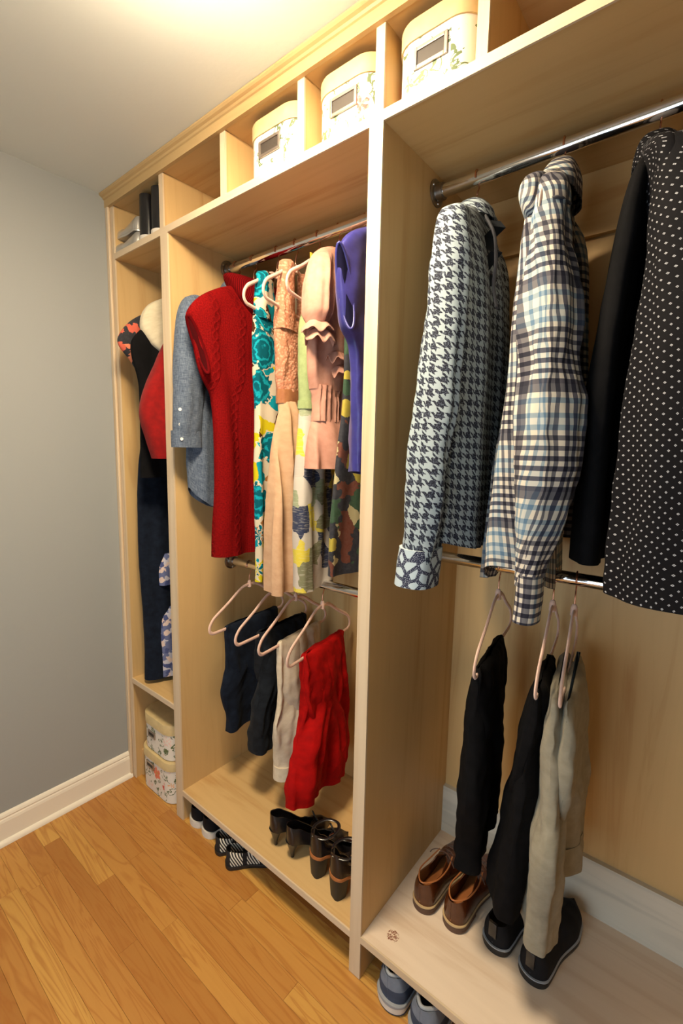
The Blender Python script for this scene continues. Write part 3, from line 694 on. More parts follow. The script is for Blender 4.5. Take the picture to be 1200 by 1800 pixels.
drape('collar', [(2.085, 0, .25, .055, .026, 0), (2.075, 0, .25, .064, .032, .001), (2.05, 0, .25, .075, .036, .001), (2.03, 0, .25, .08, .037, .001)], 'chambray', g, x, seed=14, nv=12)

# --- red cable knit dress
x = 0.57; h = hanger(x, Z0, 0.0, 'blush velvet hanger inside the red cable-knit dress')
g = gar('knit_dress', 'long red cable-knit sleeveless dress with a cowl neck', 'dress', x, Z0)
rr = [(2.055, 0, .25, .06, .02, 0), (2.04, 0, .25, .10, .024, 0), (2.015, 0, .25, .16, .026, .001), (1.975, 0, .24, .215, .028, .001), (1.93, 0, .225, .243, .030, .002), (1.895, 0, .22, .252, .030, .002), (1.87, 0, .222, .242, .03, .002), (1.73, 0, .24, .226, .03, .003), (1.65, 0, .25, .19, .03, .005), (1.4, 0, .25, .183, .032, .008), (1.09, 0, .25, .19, .036, .010)]
drape('body', rr, 'knit', g, x, seed=21, nv=80, k=(30, 52, 90))
armhole(g, (x+.008, -.030, 1.895), (x+.026, .030, 1.722), .013, (.75, -.66, 0), 'rib', 'knit_shade', .006)
drape('cowl_collar', [(2.078, 0, .255, .10, .030, 0), (2.07, .002, .255, .135, .040, .001), (2.045, .006, .258, .13, .050, .003), (2.0, .012, .262, .105, .060, .004), (1.965, .016, .266, .07, .058, .004), (1.94, .018, .27, .035, .052, .003), (1.93, .018, .27, .02, .045, .002)], 'rib', g, x, seed=22, nv=30, k=(20, 40, 70), hem=False)

# --- teal flower dress
x = 0.692; h = hanger(x, Z0, 0.30, 'blush velvet hanger half seen left of the teal flower dress')
g = gar('flower_dress', 'sleeveless dress with big teal, yellow and brown flowers', 'dress', x, Z0)
for s in (-1, 1):
    drape('shoulder_strap', [(2.058, 0, .25+s*.075, .022, .012, 0), (2.05, .0, .25+s*.08, .036, .024, .002), (2.0, 0, .25+s*.085, .046, .026, .004), (1.94, .0, .25+s*.08, .06, .03, .004), (1.9, .0, .25+s*.075, .066, .03, .003)], 'teal', g, x, 0.30, seed=31+s, nv=20, uvoff=(.3, .2))
drape('body', [(1.955, 0, .25, .125, .026, .003), (1.9, 0, .25, .145, .03, .004), (1.75, 0, .25, .15, .034, .006), (1.62, 0, .25, .135, .034, .007), (1.4, 0, .25, .145, .034, .008), (1.2, 0, .25, .15, .034, .010), (1.02, 0, .25, .152, .034, .011)], 'teal', g, x, 0.30, seed=33, nv=70, k=(34, 60, 100))

# --- blush lace and tulle dress
x = 0.782; h = hanger(x, Z0, 0.30, 'cream velvet hanger carrying the blush lace dress')
g = gar('tulle_dress', 'blush dress with rosette lace bodice, copper belt and pleated tulle skirt', 'dress', x, Z0)
for s in (-1, 1):
    drape('shoulder_strap', [(2.082-.01*(s+1), 0, .25+s*.06, .016, .012, 0), (2.075, 0, .25+s*.06, .026, .020, .001), (2.0, 0, .25+s*.07, .030, .022, .002), (1.93, 0, .25+s*.075, .036, .026, .002), (1.86, 0, .25+s*.07, .05, .03, .001)], 'lace', g, x, 0.30, seed=41+s, nv=24, wr=.004)
drape('bodice', [(1.90, 0, .25, .11, .022, .001), (1.86, 0, .25, .118, .03, .002), (1.75, 0, .25, .114, .034, .002), (1.68, 0, .25, .104, .034, .002), (1.665, 0, .25, .1, .033, .002)], 'lace', g, x, 0.30, seed=43, nv=30, wr=.005)
drape('belt', [(1.672, 0, .25, .104, .037, .001), (1.65, 0, .25, .104, .038, .001), (1.628, 0, .25, .104, .037, .001)], 'satin', g, x, 0.30, seed=44, nv=8)
drape('skirt', [(1.635, 0, .25, .1, .034, .002), (1.6, 0, .25, .108, .036, .010), (1.5, .0, .25, .125, .036, .011), (1.3, .0, .252, .15, .038, .013), (1.1, .0, .255, .165, .040, .015), (0.995, .0, .255, .172, .040, .016)], 'tulle', g, x, 0.30, seed=45, nv=60, k=(70, 120, 170))

# --- sage and patchwork dress
x = 0.882; h = hanger(x, Z0, .30, 'cream velvet hanger of the patchwork dress with yellow straps')
g = gar('patchwork_dress', 'sage dress with a patchwork skirt of yellow, navy and grey blots', 'dress', x, Z0)
for s in (-1, 1):
    obj('strap', tube(smooth_path([rotp((x+.004, .25+s*.055, 2.083), (x, .25), .30), rotp((x+.008, .25+s*.06, 2.0), (x, .25), .30), rotp((x+.008, .25+s*.07, 1.86), (x, .25), .30)], 4), .004, 8, flat=(.5, 2)), m_plain('yellow_strap', srgb(220, 196, 60), 0.7), g)
drape('bodice', [(1.90, 0, .25, .10, .02, .001), (1.87, 0, .25, .11, .03, .002), (1.8, 0, .25, .112, .036, .003), (1.7, 0, .25, .105, .037, .003), (1.625, 0, .25, .098, .036, .002)], 'sage', g, x, .30, seed=53, nv=26)
drape('waistband', [(1.632, 0, .25, .101, .039, .001), (1.618, 0, .25, .101, .0395, .001), (1.606, 0, .25, .101, .039, .001)], 'sage', g, x, .30, seed=54, nv=6)
drape('skirt', [(1.612, 0, .25, .098, .036, .002), (1.5, .004, .25, .112, .038, .005), (1.35, .004, .25, .125, .040, .007), (1.15, .004, .25, .138, .042, .009), (1.02, .004, .25, .145, .042, .010)], 'patch', g, x, .30, seed=55, nv=60, k=(40, 66, 104))

# --- pink blouse with ruffled sleeves
x = 0.965; h = hanger(x, Z0, 0.1, 'blush velvet hanger hidden inside the pink ruffled blouse', span=.62)
g = gar('ruffle_blouse', 'pale pink blouse with ruffled sleeve ends and smocked waist', 'blouse', x, Z0)
drape('body', [(2.085, 0, .25, .05, .02, 0), (2.07, 0, .25, .085, .026, .001), (2.03, 0, .25, .13, .032, .002), (1.97, 0, .25, .155, .036, .003), (1.85, 0, .25, .15, .038, .006), (1.72, 0, .25, .135, .038, .007), (1.66, 0, .25, .12, .036, .003)], 'pink', g, x, 0.1, seed=61, nv=44)
drape('smocked_waist', [(1.672, 0, .25, .122, .037, .003), (1.62, 0, .25, .108, .035, .004), (1.565, 0, .25, .11, .036, .004)], 'pink', g, x, .1, seed=62, nv=30, k=(300, 420, 500), wr=.003)
drape('peplum', [(1.572, 0, .25, .108, .035, .002), (1.53, 0, .25, .122, .042, .006), (1.47, 0, .25, .135, .05, .010), (1.42, 0, .25, .14, .052, .011)], 'pink', g, x, .1, seed=63, nv=20, k=(40, 70, 110))
for s, dy in ((-1, 0.0), (1, 0.0)):
    drape('sleeve', [(2.05, .012, .25+s*.085, .02, .02, 0), (2.02, .018, .25+s*.105, .036, .03, .006), (1.95, .022, .25+s*.125, .042, .036, .012), (1.87, .024, .25+s*.132, .04, .036, .012), (1.84, .024, .25+s*.135, .030, .03, .002)], 'pink', g, x, 0.1, seed=64+s, nv=26, k=(90, 140, 190))
def ruffle(name, c, r0, r1, drop, mat, parent, waves=7, amp=.012, seed=0, tilt=0.0):
    n = 96; rings = []; uvs = []; rd = random.Random(seed); p1 = rd.uniform(0, 6)
    for i in range(8):
        t = i/7; ring = []; uv = []
        for j in range(n+1):
            a = 2*PI*j/n; wv = math.sin(waves*a+p1)*0.7+math.sin((waves+3)*a+p1*2)*0.4
            r = r0+(r1-r0)*t**0.7
            ring.append((c[0]+r*math.cos(a)*0.8, c[1]+r*math.sin(a), c[2]-drop*t+amp*wv*t + tilt*math.sin(a)*t)); uv.append((a*r1, t*drop))
        rings.append(ring[:-1]); uvs.append(uv)
    bm = loft(rings, True, False, False, uv=uvs)
    o = obj(name, bm, mat, parent); m = o.modifiers.new('thick', 'SOLIDIFY'); m.thickness = 0.0015; return o
pr = rotp((x+.026, .118, 1.85), (x, .25), .1)
ruffle('sleeve_ruffle', pr, .026, .056, .030, 'pink', g, 5, .009, 3, .006)
ruffle('sleeve_ruffle', (pr[0]+.004, pr[1]+.006, pr[2]-.026), .03, .052, .034, 'pink', g, 6, .010, 4)
ruffle('front_ruffle', rotp((x+.042, .19, 1.775), (x, .25), .1), .012, .04, .03, 'pink', g, 5, .012, 5)
ruffle('front_ruffle', rotp((x+.046, .205, 1.735), (x, .25), .1), .012, .036, .03, 'pink', g, 5, .012, 6)

# --- dark flower dress
x = 1.066; h = hanger(x, Z0, 0.0, 'blush velvet hanger behind the violet blouse for the dark flower dress', span=.5)
g = gar('dark_flower_dress', 'dark navy, green and rust flower dress, its hem seen below the pink and violet blouses', 'dress', x, Z0)
drape('body', [(2.06, 0, .27, .06, .012, 0), (2.03, 0, .28, .10, .014, 0), (1.9, 0, .29, .12, .016, .001), (1.65, 0, .285, .12, .018, .002), (1.4, 0, .275, .14, .020, .004), (1.2, 0, .27, .155, .022, .006), (1.10, 0, .27, .16, .024, .007)], 'darkfl', g, x, 0.0, seed=71, nv=50)

# --- violet blouse
x = 1.152; h = hanger(x, Z0, 0.0, 'blush velvet hanger carrying the violet satin blouse', span=.95)
g = gar('satin_blouse', 'violet satin sleeveless blouse hanging against the centre upright', 'blouse', x, Z0)
drape('body', [(2.085, 0, .25, .06, .022, 0), (2.07, 0, .25, .11, .026, .001), (2.03, 0, .25, .18, .030, .002), (1.98, 0, .25, .218, .032, .002), (1.92, 0, .25, .222, .034, .003), (1.80, .0, .25, .205, .036, .005), (1.76, 0, .252, .172, .038, .006), (1.6, 0, .252, .16, .040, .007), (1.46, 0, .252, .148, .042, .009), (1.40, 0, .252, .146, .042, .009)], 'purple', g, x, 0.0, seed=81, nv=64, hemdip=lambda q: .02*q, wr=.004)
armhole(g, (x+.006, .024, 1.985), (x+.022, .058, 1.785), .017, (.62, -.78, 0), 'purple', 'violet_shade', .004, 'armhole_facing')
drape('neckline', [(2.097, 0, .25, .05, .02, 0), (2.09, 0, .25, .06, .026, 0), (2.07, 0, .25, .068, .03, 0)], 'purple', g, x, 0.0, seed=82, nv=8)

# ================================================================== MIDDLE BAY, lower rod
def trousers(name, label, x, z, rot, mat, y0, y1, drop, b=0.02, seed=0, legs=2, cuff=None, dx=0.0, apart=0.0, lean=0.0, bk=0.0, fo=.004, ysplit=.5, dip=0.0, ylo=None, hi=None, wr=.005):
    """folded over the hanger bar: two overlapping leg tubes with a soft rounded fold on top"""
    g = gar(name, label, 'trousers', x, z)
    zb = z-0.224; W = y1-y0
    yl0, yl1 = ylo if ylo else (y0, y1)
    for i in range(legs):
        s = (-1, 1)[i] if legs == 2 else 0
        c0 = (y0+y1)/2; hw = W/2
        cb = (yl0+yl1)/2 + s*(yl1-yl0)*.20; hwb = (yl1-yl0)*(.30 if legs == 2 else .5)
        zz = zb-drop + (i*dip); d0 = dx; dx = dx + (s*apart if legs == 2 else 0)
        rows = [(zb+.012, dx, c0, hw*.92, .004, 0), (zb+.009, dx, c0, hw*.97, .010, 0), (zb-.004, dx, c0, hw, .015+.002*i, .001), (zb-.06, dx+lean*.1, c0, hw*1.0, b*.9+.002*i, fo*.4), (zb-drop*.4, dx+lean*.4, c0+s*W*.03, hw*.97, b+.003*i, fo), (zb-drop*.6, dx+lean*.6, (c0+cb)/2+s*W*.08, hw*.8 if legs == 2 else hw, b*1.15, fo*1.3), (zb-drop*.85, dx+lean*.9, cb, hwb*1.04, b*1.3, fo*1.4), (zz, dx+lean, cb, hwb, b*1.35, fo*1.2)]
        dx = d0
        leg = drape('trouser_leg', rows, mat, g, x, rot, seed=seed+i, nv=56, k=(26, 52, 90), wr=wr, py=.8)
        if cuff:
            cr_ = [(zz+.05, dx+lean, cb, hwb+.002, b*1.35+.002, fo), (zz+.02, dx+lean, cb, hwb+.002, b*1.35+.002, fo), (zz-.002, dx+lean, cb, hwb+.002, b*1.35+.002, fo)]
            drape('cuff', cr_, cuff, leg, x, rot, seed=seed+i, nv=6, k=(26, 52, 90), wr=.002, py=.8)
    return g
hanger(.534, ZRL2, .10, 'blush velvet hanger at the left end of the lower middle rod')
trousers('jeans', 'dark navy jeans folded over the leftmost hanger of the lower rod', .534, ZRL2, .1, 'navy', .12, .42, .42, .02, 101, ylo=(.12, .40))
hanger(.679, ZRL2, .12, 'blush velvet hanger second from left on the lower middle rod')
jg = trousers('jeans', 'charcoal jeans with crumpled legs beside the cream trousers', .679, ZRL2, .12, 'darkdenim', .16, .44, .45, .034, 111, fo=.010, wr=.010, ylo=(.13, .42))
hanger(.793, ZRL2, .15, 'blush velvet hanger through the cream trousers')
trousers('trousers', 'cream cotton trousers with turned-up cuffs, folded on a hanger', .793, ZRL2, .15, 'white', .15, .41, .52, .022, 121, cuff='white', ylo=(.15, .36), dip=.02, fo=.009)
hanger(.922, ZRL2, .17, 'blush velvet hanger through the red trousers')
trousers('trousers', 'bright red trousers folded on a hanger above the black heels', .922, ZRL2, .17, 'red', .13, .40, .49, .03, 131, fo=.012, ylo=(.06, .44), dip=-.03, wr=.007)

# ================================================================== RIGHT BAY, upper rod
# --- houndstooth shirt
x = 1.412; hanger(x, Z0, 0.10, 'blush velvet hanger of the black and white houndstooth shirt')
g = gar('houndstooth_shirt', 'black and pale blue houndstooth shirt with swirl-print cuffs', 'shirt', x, Z0)
rb = [(2.065, 0, .25, .045, .025, 0), (2.055, 0, .25, .075, .03, .001), (2.035, .0, .25, .12, .035, .002), (2.0, .005, .25, .165, .038, .003), (1.95, .01, .25, .185, .042, .004), (1.85, .02, .25, .19, .046, .005), (1.6, .025, .25, .19, .048, .007), (1.4, .025, .25, .195, .048, .008), (1.245, .025, .25, .195, .048, .008)]
drape('body', rb, 'hound', g, x, 0.1, seed=201, nv=80, hemdip=lambda q: -.03*abs(q)**2+.01)
sl = drape('sleeve', [(2.03, .0, .13, .03, .02, 0), (2.01, .004, .105, .042, .03, .001), (1.94, .004, .085, .05, .04, .005), (1.8, .002, .07, .052, .046, .008), (1.6, -.004, .055, .054, .048, .010), (1.4, -.012, .04, .054, .046, .010), (1.26, -.016, .03, .05, .042, .006), (1.225, -.016, .028, .048, .04, .004)], 'hound', g, x, 0.1, seed=202, nv=70, wr=.004, k=(58, 96, 150))
drape('cuff', [(1.255, -.016, .028, .053, .045, .002), (1.21, -.018, .024, .054, .046, .002), (1.168, -.02, .02, .054, .046, .002)], 'swirl', g, x, .1, seed=203, nv=14)
drape('sleeve', [(2.03, .0, .37, .03, .02, 0), (2.01, .004, .395, .042, .03, .001), (1.94, .01, .41, .046, .036, .003), (1.6, .015, .42, .046, .04, .006), (1.26, .015, .425, .046, .038, .006)], 'hound', g, x, 0.1, seed=204, nv=50)
drape('collar', [(2.088, 0, .25, .045, .026, 0), (2.08, 0, .25, .056, .034, .002), (2.06, .004, .25, .068, .042, .003), (2.04, .006, .25, .072, .044, .003)], 'hound', g, x, .1, seed=205, nv=16, k=(60, 100, 150))
obj('neck_tie', tube(smooth_path([(x+.05, .2, 2.03), (x+.085, .17, 1.97), (x+.10, .15, 1.90), (x+.10, .145, 1.85), (x+.112, .14, 1.80)], 4), [.006]*17, 8, flat=(.6, 1.4)), 'slatey', g)
obj('front_frill', loft([[(x+.05+.016*math.sin(i*1.9)+.01*j, .215-.012*i/3+.012*j, 2.03-.02*i) for j in range(3)] for i in range(9)], False), 'darkdenim', g)

# --- plaid shirt
x = 1.613; hanger(x, Z0, 0.10, 'blush velvet hanger of the plaid shirt')
g = gar('plaid_shirt', 'cream, navy and light blue plaid long-sleeved shirt', 'shirt', x, Z0)
drape('body', [(2.085, -.004, .25, .04, .02, 0), (2.075, -.005, .25, .07, .024, .001), (2.05, -.008, .25, .12, .027, .002), (2.01, -.010, .25, .17, .030, .003), (1.96, -.012, .25, .19, .033, .004), (1.85, -.016, .25, .195, .042, .006), (1.6, -.020, .25, .195, .054, .008), (1.35, -.028, .25, .20, .068, .010), (1.20, -.030, .25, .205, .074, .011)], 'plaid', g, x, 0.1, seed=211, nv=80, hemdip=lambda q: .04-.075*abs(q)**2)
drape('sleeve', [(2.03, .004, .13, .03, .018, 0), (2.005, .008, .105, .042, .026, .001), (1.93, .014, .085, .05, .031, .003), (1.8, .024, .07, .054, .036, .010), (1.62, .036, .055, .056, .042, .014), (1.50, .042, .042, .056, .044, .015), (1.36, .038, .03, .052, .038, .013), (1.24, .036, .02, .044, .026, .005), (1.215, .036, .018, .040, .023, .003)], 'plaid', g, x, 0.1, seed=212, nv=80, wr=.005, k=(64, 100, 150), uvoff=(.05, .03))
drape('cuff', [(1.24, .036, .016, .040, .024, .001), (1.19, .036, .012, .040, .0245, .001), (1.145, .035, .008, .040, .024, .001)], 'plaid', g, x, .1, seed=213, nv=14, uvoff=(.02, .1))
drape('collar_flap', [(2.035, -.018, .12, .02, .014, 0), (2.02, -.022, .105, .036, .022, .002), (1.985, -.026, .09, .044, .024, .002), (1.95, -.022, .085, .040, .018, .001), (1.935, -.018, .085, .028, .010, 0)], 'plaid', g, x, .1, seed=216, nv=16, uvoff=(.07, .02))
drape('sleeve', [(2.035, .0, .37, .03, .02, 0), (2.01, .006, .395, .042, .03, .001), (1.94, .012, .41, .048, .036, .003), (1.6, .03, .42, .05, .04, .006), (1.26, .04, .425, .046, .036, .006)], 'plaid', g, x, 0.1, seed=214, nv=50)
drape('collar', [(2.112, .0, .25, .04, .022, 0), (2.105, 0, .25, .052, .03, .001), (2.08, -.002, .245, .072, .04, .002), (2.05, -.004, .24, .085, .045, .002), (2.03, -.004, .235, .088, .045, .002)], 'plaid', g, x, .1, seed=215, nv=20, uvoff=(.03, .08))
obj('shoulder_seam', tube(smooth_path([rotp((x+.046, .09, 1.955), (x, .25), .1), rotp((x+.03, .045, 1.952), (x, .25), .1), rotp((x-.012, .06, 1.955), (x, .25), .1)], 4), .003, 6), 'slatey', g)

# --- black shirts
x = 1.79; hanger(x, Z0, 0.0, 'blush velvet hanger with the pin-dot shirt, at the right edge of the view', span=.68)
g = gar('black_shirt', 'plain black shirt layered under the white-dotted one', 'shirt', x, Z0)
drape('body', [(2.05, -.006, .25, .05, .012, 0), (2.03, -.008, .25, .10, .016, .001), (1.98, -.014, .26, .17, .022, .002), (1.93, -.02, .265, .185, .026, .002), (1.8, -.032, .27, .19, .030, .003), (1.6, -.046, .27, .195, .032, .005), (1.4, -.048, .27, .195, .033, .006), (1.26, -.048, .27, .195, .033, .006)], 'black', g, x, 0.06, seed=221, nv=60)
g = gar('dotted_shirt', 'black shirt with small white pin dots at the right edge of the view', 'shirt', x, Z0)
drape('body', [(2.075, 0, .25, .045, .022, 0), (2.065, .004, .25, .08, .03, .001), (2.04, .01, .25, .13, .034, .002), (2.0, .018, .25, .20, .034, .003), (1.95, .03, .25, .215, .036, .004), (1.8, .058, .25, .195, .042, .006), (1.6, .068, .25, .20, .046, .008), (1.4, .07, .25, .20, .048, .009), (1.24, .07, .25, .20, .048, .009)], 'dots', g, x, 0.06, seed=222, nv=70)
drape('sleeve', [(2.02, .03, .12, .03, .024, 0), (1.99, .05, .09, .045, .04, .001), (1.9, .07, .065, .052, .056, .004), (1.75, .082, .05, .055, .064, .007), (1.55, .085, .035, .056, .07, .010), (1.4, .086, .025, .056, .074, .011), (1.225, .086, .015, .054, .078, .011)], 'dots', g, x, 0.06, seed=223, nv=70, wr=.003, uvoff=(.005, .007))
drape('collar', [(2.095, .0, .25, .045, .024, 0), (2.088, 0, .25, .058, .034, .001), (2.06, .004, .25, .075, .044, .002), (2.035, .006, .25, .082, .046, .002)], 'dots', g, x, .06, seed=224, nv=18)

# ================================================================== RIGHT BAY, lower rod
hanger(1.53, ZRL3, .14, 'blush velvet hanger of the leftmost black trousers in the right bay')
trousers('trousers', 'black trousers folded on a hanger above the brown oxfords', 1.53, ZRL3, .14, 'black', .07, .34, .55, .032, 141, fo=.008, ylo=(.10, .34), dip=.05, lean=-.02)
hanger(1.664, ZRL3, .14, 'blush velvet hanger of the black trousers next to the khaki ones')
trousers('trousers', 'black trousers folded on a hanger just left of the khaki trousers', 1.664, ZRL3, .14, 'black', .07, .29, .56, .025, 151, fo=.006, ylo=(.06, .34), lean=-.045)
hanger(1.712, ZRL3, .14, 'blush velvet hanger of the khaki trousers')
trousers('trousers', 'khaki twill trousers folded on a hanger at the right', 1.712, ZRL3, .14, 'khaki', .05, .36, .57, .026, 161, fo=.010, ylo=(.03, .36), dip=.16, lean=.0, apart=.014)

# ================================================================== LEFT BAY clothes
def hgar(x, lab): hanger(x, Z0-.0, .12, lab)
x = .094; hanger(x, Z0, .1, 'blush velvet hanger of the long navy dress in the narrow left bay')
g = gar('long_dress', 'long navy dress with embroidered lace flowers down to the narrow shelf', 'dress', x, Z0)
drape('body', [(2.06, 0, .25, .05, .014, 0), (2.03, 0, .25, .09, .02, .001), (1.95, 0, .25, .13, .024, .002), (1.7, 0, .25, .16, .018, .002), (1.4, 0.0, .245, .22, .022, .003), (1.0, .012, .245, .235, .032, .006), (.6, .03, .245, .235, .042, .008), (.495, .03, .245, .235, .042, .007)], 'navy', g, x, .1, seed=301, nv=90)
drape('lace_panel', [(1.03, .034, .13, .03, .03, 0), (.98, .037, .115, .04, .036, .002), (.9, .040, .11, .042, .038, .002)], 'lacebl', g, x, .1, seed=302, nv=16)
drape('lace_panel', [(.80, .045, .12, .02, .02, 0), (.76, .045, .115, .045, .036, .002), (.6, .048, .11, .05, .04, .003), (.5, .05, .11, .05, .04, .003)], 'lacebl', g, x, .1, seed=303, nv=24)
x = .142; hanger(x, Z0, .1, 'blush velvet hanger of the coral-flower dress in the narrow left bay')
g = gar('flower_blouse', 'navy and coral flowered blouse with cap sleeve, furthest left in the narrow bay', 'blouse', x, Z0)
drape('body', [(2.06, 0, .25, .05, .014, 0), (2.03, 0, .25, .10, .018, .001), (1.985, 0, .24, .2, .022, .001), (1.93, 0, .22, .25, .024, .002), (1.86, 0, .21, .275, .024, .002), (1.80, 0, .22, .235, .024, .002), (1.7, 0, .25, .20, .024, .004), (1.40, 0, .25, .19, .026, .005), (1.38, 0, .25, .19, .026, .005)], 'navyfl', g, x, .1, seed=304, nv=60)
x = .205; hanger(x, Z0, .1, 'blush velvet hanger of the black jacket with the ivory collar')
g = gar('collared_jacket', 'long black jacket with a broad ivory collar in the narrow left bay', 'jacket', x, Z0)
drape('body', [(2.055, 0, .25, .05, .014, 0), (2.02, 0, .25, .10, .02, .001), (1.97, 0, .25, .18, .024, .001), (1.92, 0, .24, .235, .026, .002), (1.85, 0, .215, .262, .024, .002), (1.7, 0, .225, .245, .024, .003), (1.36, 0, .225, .255, .026, .004)], 'black', g, x, .1, seed=305, nv=60)
drape('shawl_collar', [(2.08, .004, .25, .05, .022, 0), (2.06, .006, .23, .11, .028, 0), (2.0, .008, .19, .17, .032, .001), (1.92, .01, .12, .13, .034, .001), (1.86, .012, .10, .075, .034, .001), (1.83, .012, .10, .03, .030, 0)], 'ivory', g, x, .1, seed=306, nv=24)
x = .294; hanger(x, Z0, .1, 'blush velvet hanger of the red wool coat in the narrow left bay')
g = gar('wool_coat', 'red wool coat, its sleeve bulging forward beside the first upright', 'coat', x, Z0)
drape('body', [(2.05, 0, .25, .05, .014, 0), (2.0, 0, .27, .12, .026, .001), (1.9, 0, .28, .16, .030, .002), (1.6, 0, .28, .17, .032, .003), (1.34, 0, .28, .18, .034, .004)], 'redwool', g, x, .0, seed=307, nv=50)
drape('sleeve', [(1.98, .0, .17, .03, .02, 0), (1.93, .004, .14, .05, .03, .001), (1.8, .008, .09, .07, .04, .003), (1.62, .012, .03, .085, .044, .004), (1.5, .012, .04, .075, .044, .004), (1.435, .012, .055, .07, .042, .002)], 'redwool', g, x, .0, seed=308, nv=40, wr=.003)

# ================================================================== floral boxes
def rrect(x0, x1, y0, y1, r, n=8):
    P = []
    for cx, cy, a0 in ((x1-r, y0+r, -PI/2), (x1-r, y1-r, 0), (x0+r, y1-r, PI/2), (x0+r, y0+r, PI)):
        for i in range(n+1):
            a = a0+PI/2*i/n; P.append((cx+r*math.cos(a), cy+r*math.sin(a)))
    return P
def floral_box(label, x0, x1, y0, y1, z0, z1, lid, r=.06, hold=None, uvo=(0, 0), group=None):
    t = thing('storage_box', label, 'box', ((x0+x1)/2, (y0+y1)/2, z0), group)
    P = rrect(x0, x1, y0, y1, r); L = [0]
    for a, b in zip(P, P[1:]+P[:1]): L.append(L[-1]+math.hypot(a[0]-b[0], a[1]-b[1]))
    zs = [z0+.0005, z0+.003, z0+.03, (z0+z1)/2, z1-lid*.5]
    ins = [.003, 0, 0, 0, 0]
    rings = []; uvs = []
    for z, i in zip(zs, ins):
        Q = rrect(x0+i, x1-i, y0+i, y1-i, r-i); rings.append([(p[0], p[1], z) for p in Q]); uvs.append([(l+uvo[0], z+uvo[1]) for l in L])
    obj('box_body', loft(rings, True, True, True, uv=uvs), 'floral', t)
    rings = []
    for z, i in ((z1-lid, -.001), (z1-lid, -.0035), (z1-.004, -.0035), (z1-.001, -.002), (z1, .004)):
        Q = rrect(x0+i, x1-i, y0+i, y1-i, r-i); rings.append([(p[0], p[1], z) for p in Q])
    obj('box_lid', loft(rings, True, True, True), 'lid', t)
    if hold:
        hx0, hx1, hz0, hz1 = hold; yy = y0-.0006
        f = .0075; bm = bmesh.new()
        for a in ((hx0, hx0+f, hz0, hz1), (hx1-f, hx1, hz0, hz1), (hx0+f, hx1-f, hz0, hz0+f), (hx0+f, hx1-f, hz1-f, hz1)):
            box(bm, a[0], a[1], yy-.004, yy, a[2], a[3], .001)
        fr = obj('label_holder', bm, 'holder', t, smooth=False)
        obj('label_card', nbox(hx0+f, hx1-f, yy-.0012, yy-.0002, hz0+f, hz1-f), 'card', fr, smooth=False)
    return t
cz = ZST+.0005
floral_box('floral storage box with cream lid in the cubby left of the other two', .803, 1.022, .02, .34, cz, cz+.158, .042, .06, (.866, .950, cz+.056, cz+.098), (0, 0))
floral_box('floral storage box with cream lid in the cubby over the middle bay\'s right end', 1.068, 1.262, .02, .34, cz, cz+.158, .042, .055, (1.126, 1.208, cz+.056, cz+.098), (.37, .1))
floral_box('floral storage box with cream lid in the rightmost filled cubby, over the right bay', 1.308, 1.494, .02, .34, cz, cz+.158, .042, .05, (1.360, 1.438, cz+.056, cz+.098), (.81, .2))
floral_box('larger floral box standing on the floor under the narrow shelf', .075, .335, .005, .33, .001, .185, .036, .06, (.138, .20, .105, .135), (1.3, .15))
floral_box('smaller floral box stacked on top of the larger one under the narrow shelf', .085, .325, .012, .32, .1865, .345, .044, .06, (.147, .205, .247, .277), (1.9, .3))

# ================================================================== shoes
def lerp_tab(tab, t):
    for (a, va), (b, vb) in zip(tab, tab[1:]):
        if a <= t <= b:
            s = (t-a)/(b-a); s = s*s*(3-2*s); return va+(vb-va)*s
    return tab[-1][1] if t > tab[-1][0] else tab[0][1]
def footw(t, W, pointy=0.0):
    """half width along the foot; t=0 heel back, 1 toe tip"""
    base = lerp_tab([(0, .78), (.15, .80), (.35, .76), (.68, 1.0), (.85, .86), (1, .6-.35*pointy)], t)
    e = min(1, math.sqrt(max(0, 1-(1-min(t, .10)/.10)**2))) if t < .10 else 1
    tl = .20+.08*pointy
    e2 = math.sqrt(max(0, 1-((t-(1-tl))/tl)**2)) if t > 1-tl else 1
    return W*base*e*e2
def upper_bm(L, W, zb, ht, wt, pointy=0.0, inner=True, ns=56, bulge=.08):
    """zb(t) sole height, ht(t) topline height above sole, wt(t) topline half width as share of the width (0 = closed vamp)"""
    ts = [0.5-0.5*math.cos(PI*i/(ns-1)) for i in range(ns)]
    rings = []
    for t in ts:
        y = L*t; w_ = max(footw(t, W, pointy), .0006); z = zb(t); h = ht(t); wtt = w_*wt(t)
        half = []
        for a in [0, .1, .2, .3, .4, .5, .6, .7, .78, .86, .93, 1.0]:      # up the side
            op = min(1.0, wt(t)/.35)
            half.append((w_*(1-(1-wt(t))*a**2.4)*(1+bulge*.6*math.sin(a*PI)), z+h*(a*op+math.sin(a*PI/2)*(1-op))))
        half[-1] = (max(wtt, .0004), z+h)
        pts = [(0.0, z)] + [(w_*.6, z)] + half
        if inner:
            k = .93; yi = y
            pts += [(max(wtt-.003, .0003), z+h-.001), (max(min(w_*k-.002, w_), .0002)*(1 if wt(t) > .3 else .8), z+h*.55), (w_*k*.9*.9, z+.008), (0.0, z+.007)]
        full = [(px, y if True else y, pz) for px, pz in pts]
        mir = [(-px, y, pz) for px, pz in pts[1:-1]][::-1]
        rings.append(full+mir)
    return loft(rings, True, True, True)
